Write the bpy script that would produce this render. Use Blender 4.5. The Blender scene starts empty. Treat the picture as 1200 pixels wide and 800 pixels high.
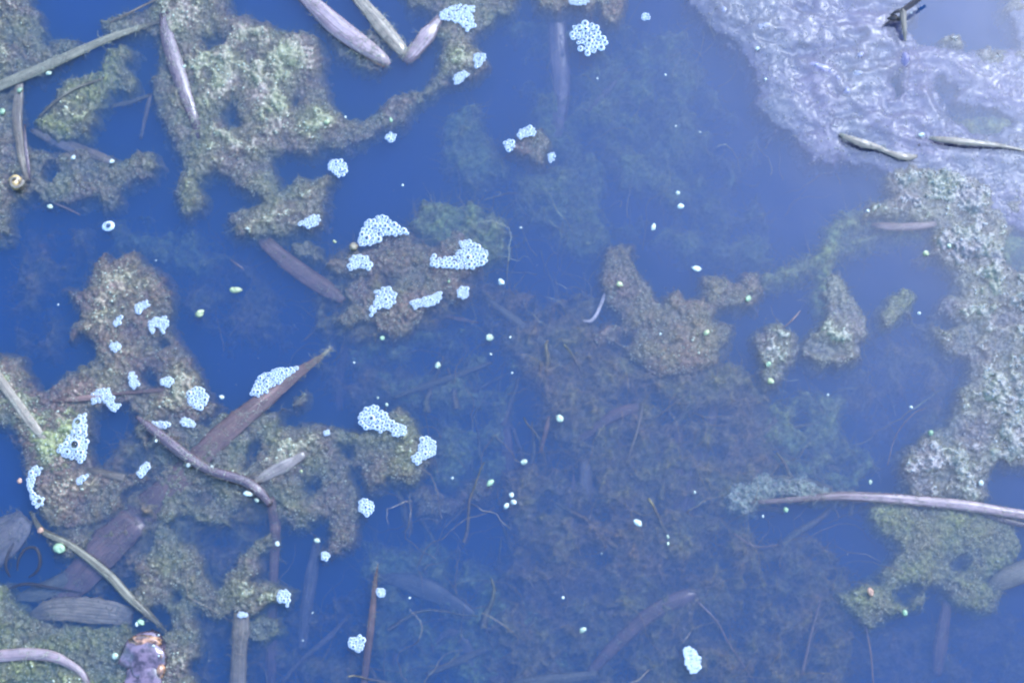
import bpy, math, random
import numpy as np
from mathutils import Vector, Matrix

random.seed(7)
RS = np.random.RandomState(7)
S = bpy.context.scene
COL = S.collection

# ------------------------------------------------------------------ camera
TILT = math.radians(14.0)
DIST = 0.90
LENS = 54.0
cam_d = bpy.data.cameras.new('camera')
cam = bpy.data.objects.new('camera', cam_d)
COL.objects.link(cam)
cam_d.lens = LENS
cam_d.sensor_width = 36.0
cam_d.clip_start = 0.01
cam_d.clip_end = 500.0
cam.location = (0.0, -DIST * math.sin(TILT), DIST * math.cos(TILT))
cam.rotation_euler = (TILT, 0.0, 0.0)
cam_d.dof.use_dof = False
S.camera = cam

# ------------------------------------------------------------------ sky, sun, exposure
SUN_EL = math.radians(51.0)
SUN_AZ = math.radians(42.0)          # clockwise from +Y (the far side) towards +X (the right)
w = bpy.data.worlds.new('World')
S.world = w
w.use_nodes = True
nt = w.node_tree
nt.nodes.clear()
sky = nt.nodes.new('ShaderNodeTexSky')
sky.sky_type = 'NISHITA'
sky.sun_disc = False
sky.sun_elevation = SUN_EL
sky.sun_rotation = SUN_AZ
sky.air_density = 1.3
sky.dust_density = 3.0
sky.ozone_density = 6.0
bg = nt.nodes.new('ShaderNodeBackground')
bg.inputs['Strength'].default_value = 0.15
wo = nt.nodes.new('ShaderNodeOutputWorld')
nt.links.new(sky.outputs[0], bg.inputs[0])
nt.links.new(bg.outputs[0], wo.inputs[0])

sl = bpy.data.lights.new('sun', 'SUN')
sl.energy = 0.5
sl.angle = math.radians(10.0)
sl.color = (1.0, 0.93, 0.82)
so = bpy.data.objects.new('sun', sl)
COL.objects.link(so)
sd = Vector((math.sin(SUN_AZ) * math.cos(SUN_EL), math.cos(SUN_AZ) * math.cos(SUN_EL), math.sin(SUN_EL)))
so.rotation_euler = sd.to_track_quat('Z', 'Y').to_euler()
so.location = sd * 3

S.view_settings.view_transform = 'Standard'
S.view_settings.look = 'None'
S.view_settings.exposure = 1.9
S.view_settings.gamma = 1.0
S.view_settings.use_white_balance = True     # the photograph's cool daylight balance
S.view_settings.white_balance_temperature = 5250.0
S.view_settings.white_balance_tint = 10.0
S.cycles.volume_bounces = 3
S.cycles.max_bounces = 6
S.cycles.transparent_max_bounces = 16
S.cycles.use_denoising = True
S.cycles.filter_width = 2.4

# ------------------------------------------------------------------ geometry helpers
ct, st = math.cos(TILT), math.sin(TILT)
CX, CY, CZ = cam.location
KX = 36.0 / LENS / 1200.0


def at(u, v, z=0.0):
    """the point of height z that lies at photo position (u, v); arrays allowed"""
    u = np.asarray(u, float)
    v = np.asarray(v, float)
    x = (u - 600.0) * KX
    y = (400.0 - v) * KX
    dx = x
    dy = y * ct + st
    dz = y * st - ct
    t = (z - CZ) / dz
    return CX + dx * t, CY + dy * t, CZ + dz * t


def P(u, v, z=0.0):
    a = at(u, v, z)
    return Vector((float(a[0]), float(a[1]), float(a[2])))


PX = 0.0005   # metres per photo pixel on the water


def hash2(ix, iy, seed):
    h = (ix.astype(np.int64) * 374761393 + iy.astype(np.int64) * 668265263 + seed * 982451653) & 0xFFFFFFFF
    h = ((h ^ (h >> 13)) * 1274126177) & 0xFFFFFFFF
    h = (h ^ (h >> 16)) & 0xFFFFFFFF
    h = (h * 2246822519) & 0xFFFFFFFF
    return ((h ^ (h >> 15)) & 0xFFFFFFFF) / 4294967295.0


def vn(x, y, s, seed):
    """smooth value noise, 0..1, feature size s"""
    x = np.asarray(x, float) / s + 1000.0
    y = np.asarray(y, float) / s + 1000.0
    ix = np.floor(x)
    iy = np.floor(y)
    fx = x - ix
    fy = y - iy
    fx = fx * fx * (3 - 2 * fx)
    fy = fy * fy * (3 - 2 * fy)
    a = hash2(ix, iy, seed)
    b = hash2(ix + 1, iy, seed)
    c = hash2(ix, iy + 1, seed)
    d = hash2(ix + 1, iy + 1, seed)
    return (a * (1 - fx) + b * fx) * (1 - fy) + (c * (1 - fx) + d * fx) * fy


def fbm(x, y, s, seed, n=3):
    """-1..1"""
    t = 0
    amp = 1.0
    tot = 0
    for k in range(n):
        ca, sa = math.cos(0.7 * k + seed), math.sin(0.7 * k + seed)
        t = t + amp * (vn(x * ca - y * sa, x * sa + y * ca, s / 2 ** k, seed + 17 * k) * 2 - 1)
        tot += amp
        amp *= 0.55
    return t / tot


def sdist(px, py, poly):
    """signed distance in pixels, positive inside"""
    px = np.asarray(px, float)
    py = np.asarray(py, float)
    best = np.full(px.shape, 1e18)
    inside = np.zeros(px.shape, bool)
    n = len(poly)
    for i in range(n):
        x0, y0 = poly[i]
        x1, y1 = poly[(i + 1) % n]
        ex, ey = x1 - x0, y1 - y0
        L = ex * ex + ey * ey + 1e-9
        t = np.clip(((px - x0) * ex + (py - y0) * ey) / L, 0, 1)
        d = (px - x0 - t * ex) ** 2 + (py - y0 - t * ey) ** 2
        best = np.minimum(best, d)
        if y0 != y1:
            c = ((y0 > py) != (y1 > py)) & (px < ex * (py - y0) / ey + x0)
            inside ^= c
    r = np.sqrt(best)
    return np.where(inside, r, -r)


def linedist(px, py, pts):
    best = np.full(np.shape(px), 1e18)
    for (x0, y0), (x1, y1) in zip(pts[:-1], pts[1:]):
        ex, ey = x1 - x0, y1 - y0
        L = ex * ex + ey * ey + 1e-9
        t = np.clip(((px - x0) * ex + (py - y0) * ey) / L, 0, 1)
        best = np.minimum(best, (px - x0 - t * ex) ** 2 + (py - y0 - t * ey) ** 2)
    return np.sqrt(best)


def mesh_np(name, V, F, mat, parent=None, smooth=True, mats=None, fm=None):
    """V (n,3), F (m,3) or (m,4)"""
    V = np.asarray(V, np.float32)
    F = np.asarray(F, np.int32)
    m = bpy.data.meshes.new(name)
    k = F.shape[1]
    m.vertices.add(len(V))
    m.vertices.foreach_set('co', V.ravel())
    m.loops.add(F.size)
    m.loops.foreach_set('vertex_index', F.ravel())
    m.polygons.add(len(F))
    m.polygons.foreach_set('loop_start', np.arange(0, F.size, k, dtype=np.int32))
    m.polygons.foreach_set('loop_total', np.full(len(F), k, np.int32))
    m.polygons.foreach_set('use_smooth', np.full(len(F), smooth, bool))
    for q in (mats or [mat]):
        m.materials.append(q)
    if fm is not None:
        m.polygons.foreach_set('material_index', np.asarray(fm, np.int32))
    m.update(calc_edges=True)
    o = bpy.data.objects.new(name, m)
    COL.objects.link(o)
    if parent is not None:
        o.parent = parent
    return o


def tag(o, label=None, cat=None, group=None, kind=None):
    if label:
        o['label'] = label
    if cat:
        o['category'] = cat
    if group:
        o['group'] = group
    if kind:
        o['kind'] = kind
    return o


def localise(o, p):
    """put the origin of a mesh whose vertices are in world space at p"""
    o.data.transform(Matrix.Translation(-Vector(p)))
    o.location = p


# ------------------------------------------------------------------ materials
def newmat(name):
    m = bpy.data.materials.new(name)
    m.use_nodes = True
    n = m.node_tree.nodes
    l = m.node_tree.links
    b = n['Principled BSDF']
    return m, n, l, b


def N(n, kind, **kw):
    x = n.new(kind)
    for k, v in kw.items():
        setattr(x, k, v)
    return x


def noise_node(n, l, co, scale, detail=3.0, rough=0.6, dist=0.0):
    t = n.new('ShaderNodeTexNoise')
    t.inputs['Scale'].default_value = scale
    t.inputs['Detail'].default_value = detail
    t.inputs['Roughness'].default_value = rough
    t.inputs['Distortion'].default_value = dist
    l.new(co, t.inputs['Vector'])
    return t


def ramp(n, l, fac, stops):
    r = n.new('ShaderNodeValToRGB')
    e = r.color_ramp.elements
    while len(e) < len(stops):
        e.new(0.5)
    for i, (p, c) in enumerate(stops):
        e[i].position = p
        e[i].color = (*c, 1.0)
    l.new(fac, r.inputs[0])
    return r


def mix(n, l, fac, a, b, mode='MIX'):
    m = n.new('ShaderNodeMix')
    m.data_type = 'RGBA'
    m.blend_type = mode
    if isinstance(fac, (int, float)):
        m.inputs[0].default_value = fac
    else:
        l.new(fac, m.inputs[0])
    for s, q in ((6, a), (7, b)):
        if isinstance(q, tuple):
            m.inputs[s].default_value = (*q, 1.0)
        else:
            l.new(q, m.inputs[s])
    return m.outputs[2]


def algae_mat(name, brown, olive, pale, rough=0.55, patch=45.0, bump=0.5, spec=0.4, palef=(0.56, 0.78), grit=(0.4, 1.3)):
    m, n, l, b = newmat(name)
    tc = n.new('ShaderNodeTexCoord')
    co = n.new('ShaderNodeNewGeometry').outputs['Position']
    a = noise_node(n, l, co, patch, 3, 0.6, 0.4)
    c1 = ramp(n, l, a.outputs[0], [(0.38, brown), (0.62, olive)]).outputs[0]
    f = noise_node(n, l, co, 620, 3, 0.75)
    r2 = ramp(n, l, f.outputs[0], [(palef[0], (0, 0, 0)), (palef[1], (1, 1, 1))]).outputs[0]  # pale patches; on the mats they also imitate wet sheen
    c2 = mix(n, l, r2, c1, pale)
    d = noise_node(n, l, co, 330, 4, 0.7)
    r3 = ramp(n, l, d.outputs[0], [(0.3, (grit[0],) * 3), (0.65, (grit[1],) * 3)]).outputs[0]
    c3 = mix(n, l, 1.0, c2, r3, 'MULTIPLY')
    l.new(c3, b.inputs['Base Color'])
    b.inputs['Roughness'].default_value = rough
    b.inputs['Specular IOR Level'].default_value = spec
    if spec > 0:
        b.inputs['Coat Weight'].default_value = 0.35
        b.inputs['Coat Roughness'].default_value = 0.18
    bp = n.new('ShaderNodeBump')
    bp.inputs['Strength'].default_value = bump
    bp.inputs['Distance'].default_value = 0.0012
    g = noise_node(n, l, co, 900, 3, 0.7)
    l.new(g.outputs[0], bp.inputs['Height'])
    l.new(bp.outputs[0], b.inputs['Normal'])
    return m


M = {}
M['algae'] = algae_mat('olive_algae', (0.19, 0.145, 0.105), (0.195, 0.19, 0.09), (0.38, 0.36, 0.30))
M['algae_green'] = algae_mat('green_algae', (0.18, 0.165, 0.09), (0.23, 0.24, 0.08), (0.40, 0.41, 0.27))
M['algae_brown'] = algae_mat('brown_algae', (0.22, 0.145, 0.10), (0.20, 0.17, 0.09), (0.40, 0.34, 0.24))
M['algae_pale'] = algae_mat('pale_algae', (0.17, 0.14, 0.12), (0.18, 0.175, 0.10), (0.34, 0.34, 0.28), rough=0.35, spec=0.7)
M['film'] = algae_mat('slimy_film', (0.15, 0.125, 0.19), (0.125, 0.13, 0.165), (0.28, 0.28, 0.30), rough=0.36, patch=22, bump=0.25, spec=0.5, palef=(0.6, 0.85), grit=(0.75, 1.15))
M['crust'] = algae_mat('chalky_crust', (0.26, 0.30, 0.22), (0.34, 0.38, 0.28), (0.6, 0.64, 0.5))
M['weed'] = algae_mat('drowned_weed', (0.26, 0.19, 0.13), (0.24, 0.225, 0.12), (0.40, 0.36, 0.24), spec=0.0, bump=0.8)
M['weed_green'] = algae_mat('drowned_green_weed', (0.27, 0.28, 0.15), (0.28, 0.34, 0.16), (0.44, 0.50, 0.30), spec=0.0, bump=0.8)


def fibre_mat(name, c1, c2, rough=0.6, spec=0.3):
    m, n, l, b = newmat(name)
    co = n.new('ShaderNodeNewGeometry').outputs['Position']
    a = noise_node(n, l, co, 300, 2)
    l.new(ramp(n, l, a.outputs[0], [(0.35, c1), (0.65, c2)]).outputs[0], b.inputs['Base Color'])
    b.inputs['Roughness'].default_value = rough
    b.inputs['Specular IOR Level'].default_value = spec
    return m


M['fibre'] = fibre_mat('algae_fibre', (0.22, 0.19, 0.15), (0.38, 0.38, 0.26))
M['fibre_brown'] = fibre_mat('brown_fibre', (0.22, 0.165, 0.12), (0.34, 0.28, 0.20))
M['grain'] = fibre_mat('algae_grain', (0.20, 0.19, 0.12), (0.55, 0.57, 0.40), 0.35, 0.6)
M['grain_pale'] = fibre_mat('pale_grain', (0.24, 0.22, 0.20), (0.48, 0.48, 0.42), 0.3, 0.8)


def blade_mat(name, ca, cb, cc, rough=0.4, spec=0.5):
    """dead leaf or reed: streaks run along the blade (UV y)"""
    m, n, l, b = newmat(name)
    uv = n.new('ShaderNodeUVMap')
    uv.uv_map = 'uv'
    mp = n.new('ShaderNodeMapping')
    mp.inputs['Scale'].default_value = (14, 0.9, 1)
    l.new(uv.outputs[0], mp.inputs[0])
    a = noise_node(n, l, mp.outputs[0], 1.0, 4, 0.65, 0.3)
    c1 = ramp(n, l, a.outputs[0], [(0.3, ca), (0.5, cb), (0.72, cc)]).outputs[0]
    co = n.new('ShaderNodeNewGeometry').outputs['Position']
    d = noise_node(n, l, co, 140, 4, 0.7)
    r3 = ramp(n, l, d.outputs[0], [(0.3, (0.55, 0.55, 0.55)), (0.7, (1.15, 1.15, 1.15))]).outputs[0]
    l.new(mix(n, l, 1.0, c1, r3, 'MULTIPLY'), b.inputs['Base Color'])
    b.inputs['Roughness'].default_value = rough
    b.inputs['Specular IOR Level'].default_value = spec
    b.inputs['Coat Weight'].default_value = 0.5
    b.inputs['Coat Roughness'].default_value = 0.12
    bp = n.new('ShaderNodeBump')
    bp.inputs['Strength'].default_value = 0.8
    bp.inputs['Distance'].default_value = 0.0008
    l.new(a.outputs[0], bp.inputs['Height'])
    l.new(bp.outputs[0], b.inputs['Normal'])
    return m


M['reed_tan'] = blade_mat('tan_reed', (0.15, 0.105, 0.06), (0.27, 0.21, 0.13), (0.42, 0.36, 0.24))
M['reed_grey'] = blade_mat('grey_reed', (0.15, 0.115, 0.09), (0.24, 0.19, 0.15), (0.34, 0.29, 0.23))
M['reed_purple'] = blade_mat('purple_brown_reed', (0.035, 0.015, 0.02), (0.075, 0.035, 0.04), (0.16, 0.085, 0.08), 0.18, 0.9)
M['reed_red'] = blade_mat('red_brown_leaf', (0.13, 0.07, 0.055), (0.21, 0.12, 0.09), (0.30, 0.19, 0.13), 0.5)
M['reed_pink'] = blade_mat('pink_brown_stem', (0.15, 0.085, 0.08), (0.26, 0.17, 0.15), (0.40, 0.31, 0.28), 0.3, 0.8)
M['reed_olive'] = blade_mat('olive_reed', (0.10, 0.08, 0.05), (0.17, 0.15, 0.085), (0.27, 0.24, 0.15))
M['dark'] = blade_mat('black_brown_twig', (0.02, 0.013, 0.01), (0.05, 0.03, 0.02), (0.12, 0.08, 0.05), 0.4)
M['orange'] = blade_mat('orange_brown_leaf', (0.16, 0.06, 0.03), (0.34, 0.16, 0.06), (0.52, 0.36, 0.22), 0.15, 1.0)
M['root'] = blade_mat('white_root', (0.5, 0.42, 0.38), (0.7, 0.62, 0.58), (0.85, 0.8, 0.76), 0.3, 0.6)
M['root_tan'] = blade_mat('tan_root', (0.2, 0.13, 0.1), (0.3, 0.2, 0.16), (0.45, 0.35, 0.3), 0.4, 0.6)


def plain(name, c, rough=0.4, spec=0.5, var=0.25, scale=500):
    m, n, l, b = newmat(name)
    co = n.new('ShaderNodeNewGeometry').outputs['Position']
    a = noise_node(n, l, co, scale, 3)
    lo = tuple(x * (1 - var) for x in c)
    hi = tuple(min(1, x * (1 + var)) for x in c)
    l.new(ramp(n, l, a.outputs[0], [(0.4, lo), (0.6, hi)]).outputs[0], b.inputs['Base Color'])
    b.inputs['Roughness'].default_value = rough
    b.inputs['Specular IOR Level'].default_value = spec
    return m


M['seed'] = plain('pale_green_seed', (0.38, 0.42, 0.28))
M['seed_green'] = plain('bright_green_leaf', (0.26, 0.34, 0.18))
M['seed_white'] = plain('whitish_seed', (0.48, 0.50, 0.40))
M['seed_dull'] = plain('dull_yellow_seed', (0.35, 0.36, 0.17))
M['seed_orange'] = plain('orange_crumb', (0.38, 0.22, 0.13))
M['amber'] = plain('amber_wet_leaf', (0.30, 0.15, 0.07), 0.12, 1.0, 0.75, 260)
M['plum'] = plain('plum_wet_leaf', (0.11, 0.07, 0.08), 0.15, 1.0, 0.6, 200)
M['bed'] = plain('pond_mud', (0.05, 0.042, 0.03), 0.9, 0.1, 0.5, 30)
M['shell'] = plain('ochre_shell', (0.33, 0.22, 0.07), 0.2, 0.9, 0.5, 300)

# foam: the wet walls of the bubbles
m, n, l, b = newmat('foam_wall')
b.inputs['Base Color'].default_value = (0.54, 0.57, 0.58, 1)
b.inputs['Roughness'].default_value = 0.25
b.inputs['Specular IOR Level'].default_value = 0.8
b.inputs['Coat Weight'].default_value = 0.2
b.inputs['Coat Roughness'].default_value = 0.08
M['foam'] = m
# thin bubble film
m, n, l, b = newmat('bubble_film')
n.remove(b)
out = n['Material Output']
tr = n.new('ShaderNodeBsdfTransparent')
gl = n.new('ShaderNodeBsdfGlossy')
gl.inputs['Roughness'].default_value = 0.03
fr = n.new('ShaderNodeFresnel')
fr.inputs[0].default_value = 1.33
mx = n.new('ShaderNodeMixShader')
l.new(fr.outputs[0], mx.inputs[0])
l.new(tr.outputs[0], mx.inputs[1])
l.new(gl.outputs[0], mx.inputs[2])
l.new(mx.outputs[0], out.inputs[0])
M['bubble'] = m
# water: a clear mirror-like skin over murky water
m, n, l, b = newmat('pond_water')
n.remove(b)
out = n['Material Output']
tr = n.new('ShaderNodeBsdfTransparent')
gl = n.new('ShaderNodeBsdfGlossy')
gl.inputs['Roughness'].default_value = 0.02
fr = n.new('ShaderNodeFresnel')
fr.inputs[0].default_value = 1.48     # index raised past plain water's, adding a stronger sky reflection and veil
bp = n.new('ShaderNodeBump')
bp.inputs['Strength'].default_value = 0.25
bp.inputs['Distance'].default_value = 0.002
co = n.new('ShaderNodeNewGeometry').outputs['Position']
a = noise_node(n, l, co, 14, 3, 0.5)
l.new(a.outputs[0], bp.inputs['Height'])
l.new(bp.outputs[0], gl.inputs['Normal'])
l.new(bp.outputs[0], fr.inputs['Normal'])
mx = n.new('ShaderNodeMixShader')
l.new(fr.outputs[0], mx.inputs[0])
l.new(tr.outputs[0], mx.inputs[1])
l.new(gl.outputs[0], mx.inputs[2])
l.new(mx.outputs[0], out.inputs[0])
pv = n.new('ShaderNodeVolumePrincipled')
pv.inputs['Color'].default_value = (0.155, 0.345, 0.70, 1)  # blue scatter colour also imitates the veil of reflected sky
pv.inputs['Density'].default_value = 60.0
pv.inputs['Anisotropy'].default_value = 0.0
l.new(pv.outputs[0], out.inputs['Volume'])
M['water'] = m

# ------------------------------------------------------------------ water and bed
def boxmesh(name, x0, y0, z0, x1, y1, z1, mat):
    V = [(x0, y0, z0), (x1, y0, z0), (x1, y1, z0), (x0, y1, z0), (x0, y0, z1), (x1, y0, z1), (x1, y1, z1), (x0, y1, z1)]
    F = [(0, 3, 2, 1), (4, 5, 6, 7), (0, 1, 5, 4), (1, 2, 6, 5), (2, 3, 7, 6), (3, 0, 4, 7)]
    return mesh_np(name, V, F, mat, smooth=False)


WB = 12.0
tag(boxmesh('water', -WB, -WB, -0.34, WB, WB, 0.0, M['water']), kind='structure')
gx, gy = np.meshgrid(np.linspace(-60, 60, 121), np.linspace(-60, 60, 121))
gz = -0.30 + 0.02 * fbm(gx, gy, 3.0, 5)
gz = np.where(np.maximum(abs(gx), abs(gy)) > 11.0, 0.15 + 0.05 * fbm(gx, gy, 4, 9), gz)
idx = np.arange(121 * 121).reshape(121, 121)
Fq = np.stack([idx[:-1, :-1], idx[:-1, 1:], idx[1:, 1:], idx[1:, :-1]], -1).reshape(-1, 4)
tag(mesh_np('pond_bed', np.stack([gx, gy, gz], -1).reshape(-1, 3), Fq, M['bed']), kind='structure')

# ------------------------------------------------------------------ algae mats
TOPS = []    # (poly, holes, height function) so later things can rest on the mats


DEEP = 2.0     # the mats lie awash: most of each back is a few mm under the surface


class Mat:
    def __init__(s, poly, holes=(), base=2.0, edge=7.0, lump=2.4, lsize=26, fine=1.0, rag=8.0, seed=1, sink=1.0,
                 style='lumpy', ridges=(), lines=(), gap=22.0, plate=None):
        s.__dict__.update(locals())
        xs = [p[0] for p in poly]
        ys = [p[1] for p in poly]
        if lines:
            for pts, r in lines:
                xs += [p[0] - r for p in pts] + [p[0] + r for p in pts]
                ys += [p[1] - r for p in pts] + [p[1] + r for p in pts]
        q = 14 + rag
        s.bb = (min(xs) - q, min(ys) - q, max(xs) + q, max(ys) + q)

    def field(s, x, y):
        wx = x + s.rag * fbm(x, y, 22, s.seed + 3, 3)
        wy = y + s.rag * fbm(x, y, 22, s.seed + 61, 3)
        d = sdist(wx, wy, s.poly) if len(s.poly) > 2 else np.full(np.shape(x), -1e6)
        for pts, r in s.lines:
            d = np.maximum(d, r - linedist(wx, wy, pts))
        for h in s.holes:
            d = np.minimum(d, -sdist(wx, wy, h))
        if s.plate is None and s.style != 'film':     # thin spots and gaps
            d = d - s.gap * np.clip(fbm(x, y, 34, s.seed + 71, 3) - 0.22, 0, 1)
        d = d + 5.0 * fbm(x, y, 9, s.seed + 9, 3)
        if s.plate is not None:      # gaps: keeps only part of the area
            d = np.minimum(d, (fbm(x, y, s.lsize * 1.6, s.seed + 33, 4) + s.plate) * 30)
        return d

    def height(s, x, y, d=None):
        """millimetres above the water"""
        if d is None:
            d = s.field(x, y)
        dp = np.maximum(d, 0)
        h = s.base * (1 - np.exp(-dp / s.edge)) - 0.6
        k = 1 - np.exp(-dp / 10.0)
        if s.style == 'film':
            r = np.sqrt(0.03 + fbm(x * 0.75 + y * 0.35, y * 1.35 - x * 0.25, s.lsize * 0.8, s.seed + 5, 3) ** 2)
            h = h + k * s.lump * (0.65 - r * 1.9) + 0.9 * k * fbm(x, y, 16, s.seed + 6, 3)
            h = h + s.fine * 0.45 * fbm(x, y, 8, s.seed + 41, 2) * k + 0.5 * np.clip(fbm(x, y, 30, s.seed + 77, 2), 0, 1) * fbm(x, y, 5, s.seed + 78, 2) * 4 * k
        else:
            q = fbm(x, y, s.lsize, s.seed + 5, 3)
            h = h + (0.25 + 0.75 * k) * s.lump * q + 2.0 * fbm(x, y, 55, s.seed + 72, 2)
            puff = np.abs(fbm(x, y, 9, s.seed + 21, 2))
            h = h + s.fine * (0.9 - 2.2 * puff) * (0.4 + 0.6 * k)
            h = h + s.fine * 1.1 * fbm(x, y, 3.4, s.seed + 51, 2)
        xw = x + 4.0 * fbm(x, y, 30, s.seed + 91, 3)
        yw = y + 4.0 * fbm(x, y, 30, s.seed + 92, 3)
        for pts, r, hh in s.ridges:
            h = h + (0.8 if s.style == 'film' else 1.1) * hh * np.exp(-(linedist(xw, yw, pts) / (r * 1.7)) ** 2) * (0.6 + 0.8 * vn(x, y, 11, s.seed + 93))
        h = h + np.minimum(d, 0) * 1.3
        return h - s.sink - DEEP


ALLMATS = []


def top_at(u, v):
    """height (m) of whatever mat lies at this photo position, at least the water"""
    z = 0.0
    for mt in ALLMATS:
        x0, y0, x1, y1 = mt.bb
        if x0 < u < x1 and y0 < v < y1:
            a, b2 = np.array([float(u)]), np.array([float(v)])
            d = mt.field(a, b2)
            if d[0] > -1:
                z = max(z, float(mt.height(a, b2, d)[0]) * 0.001)
    return z


def tubes(name, starts, dirs, lens, rad, mat, parent, rs, segs=3, sides=3, droop=0.0, wig=0.6, zmin=None):
    """many thin curved threads in one mesh; starts (n,3) world"""
    n = len(starts)
    if n == 0:
        return None
    V = np.zeros((n, segs + 1, sides, 3), np.float32)
    p = starts.copy()
    d = dirs / np.linalg.norm(dirs, axis=1, keepdims=True)
    for k in range(segs + 1):
        r = rad * (1 - 0.75 * k / segs)
        up = np.array([0, 0, 1.0])
        a = np.cross(d, up)
        a /= (np.linalg.norm(a, axis=1, keepdims=True) + 1e-6)
        b2 = np.cross(d, a)
        for j in range(sides):
            t = 2 * math.pi * j / sides
            V[:, k, j, :] = p + (a * math.cos(t) + b2 * math.sin(t)) * (r if np.isscalar(r) else r[:, None])
        p = p + d * (lens / segs)[:, None]
        d = d + rs.normal(0, wig, (n, 3)) * np.array([1, 1, 0.4]) / segs * 2
        d[:, 2] -= droop
        d /= np.linalg.norm(d, axis=1, keepdims=True)
    F = []
    base = (np.arange(n) * (segs + 1) * sides)[:, None]
    for k in range(segs):
        for j in range(sides):
            j2 = (j + 1) % sides
            F.append(base + np.array([[k * sides + j, k * sides + j2, (k + 1) * sides + j2, (k + 1) * sides + j]]))
    F = np.stack(F, 1).reshape(-1, 4)
    o = mesh_np(name, V.reshape(-1, 3), F, mat, parent)
    o['kind'] = 'stuff'
    return o


def grains(name, cen, rad, mat, parent, rs):
    n = len(cen)
    if n == 0:
        return None
    base = np.array([(1, 0, 0), (-1, 0, 0), (0, 1, 0), (0, -1, 0), (0, 0, 1), (0, 0, -1)], float)
    sc = rs.uniform(0.6, 1.3, (n, 1, 3))
    ang = rs.uniform(0, 6.28, n)
    R = np.zeros((n, 3, 3))
    R[:, 0, 0] = np.cos(ang)
    R[:, 0, 1] = -np.sin(ang)
    R[:, 1, 0] = np.sin(ang)
    R[:, 1, 1] = np.cos(ang)
    R[:, 2, 2] = 1
    v = np.einsum('nij,nkj->nki', R, base[None] * sc) * rad[:, None, None] + cen[:, None, :]
    f = np.array([(0, 2, 4), (2, 1, 4), (1, 3, 4), (3, 0, 4), (2, 0, 5), (1, 2, 5), (3, 1, 5), (0, 3, 5)])
    F = (f[None] + (np.arange(n) * 6)[:, None, None]).reshape(-1, 3)
    o = mesh_np(name, v.reshape(-1, 3), F, mat, parent)
    o['kind'] = 'stuff'
    return o


def surface(name, mt, mat, z0=0.0, step=1.25, cutd=-9.0):
    x0, y0, x1, y1 = mt.bb
    x0, x1 = max(x0, -60), min(x1, 1260)
    y0, y1 = max(y0, -60), min(y1, 860)
    xs = np.arange(x0, x1, step)
    ys = np.arange(y0, y1, step)
    gx, gy = np.meshgrid(xs, ys)
    gx = gx + (hash2(gx * 8, gy * 8, 3) - 0.5) * step * 0.5
    gy = gy + (hash2(gx * 8, gy * 8, 5) - 0.5) * step * 0.5
    d = mt.field(gx, gy)
    h = mt.height(gx, gy, d) * 0.001
    X, Y, _ = at(gx, gy, z0)
    Z = h + z0
    keep = d > cutd
    idx = np.arange(gx.size).reshape(gx.shape)
    q = keep[:-1, :-1] & keep[:-1, 1:] & keep[1:, 1:] & keep[1:, :-1]
    F = np.stack([idx[1:, :-1], idx[1:, 1:], idx[:-1, 1:], idx[:-1, :-1]], -1)[q]
    used = np.zeros(gx.size, bool)
    used[F.ravel()] = True
    re = np.cumsum(used) - 1
    V = np.stack([X, Y, Z], -1).reshape(-1, 3)[used]
    F = re[F]
    o = mesh_np(name, V, F, mat)
    return o


def build_mat(name, mt, mat, label, cat='algae', group=None, fibre='fibre', nf=0.10, ng=0.06, z0=0.0, step=1.25,
              grain='grain', flen=(4, 11), gr=(0.00030, 0.0008)):
    """nf, ng: fibres and grains per square pixel of mat"""
    o = surface(name, mt, M[mat], z0, step)
    if z0 == 0.0:
        ALLMATS.append(mt)
    rs = np.random.RandomState(mt.seed)
    x0, y0, x1, y1 = mt.bb
    x0, x1 = max(x0, -50), min(x1, 1250)
    y0, y1 = max(y0, -50), min(y1, 850)
    A = (x1 - x0) * (y1 - y0)
    # fibres
    n = int(A * nf)
    u = rs.uniform(x0, x1, n)
    v = rs.uniform(y0, y1, n)
    d = mt.field(u, v)
    k = (d > -5) & ((d < 7) | (rs.uniform(0, 1, n) < 0.35))
    u, v, d = u[k], v[k], d[k]
    h = mt.height(u, v, d) * 0.001 + z0
    X, Y, _ = at(u, v, z0)
    st_ = np.stack([X, Y, h - 0.0003], -1)
    a = rs.uniform(0, 6.283, len(u))
    dr = np.stack([np.cos(a), np.sin(a), rs.uniform(-0.25, 0.35, len(u))], -1)
    tubes('fibre', st_, dr, rs.uniform(flen[0], flen[1], len(u)) * PX, rs.uniform(0.00012, 0.00024, len(u)),
          M[fibre], o, rs, wig=0.7, droop=0.02)
    # grains
    n = int(A * ng)
    u = rs.uniform(x0, x1, n)
    v = rs.uniform(y0, y1, n)
    d = mt.field(u, v)
    k = (d > -3)
    u, v, d = u[k], v[k], d[k]
    h = mt.height(u, v, d) * 0.001 + z0
    X, Y, _ = at(u, v, z0)
    grains('grain', np.stack([X, Y, h + 0.0002], -1), rs.uniform(0, 1, len(u)) ** 2 * (gr[1] - gr[0]) + gr[0], M[grain], o, rs)
    tag(o, label, cat, group)
    cx, cy = float(np.mean(o.bound_box, 0)[0]), float(np.mean(o.bound_box, 0)[1])
    return o

LB = 'algae mats floating on the pond'
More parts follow.
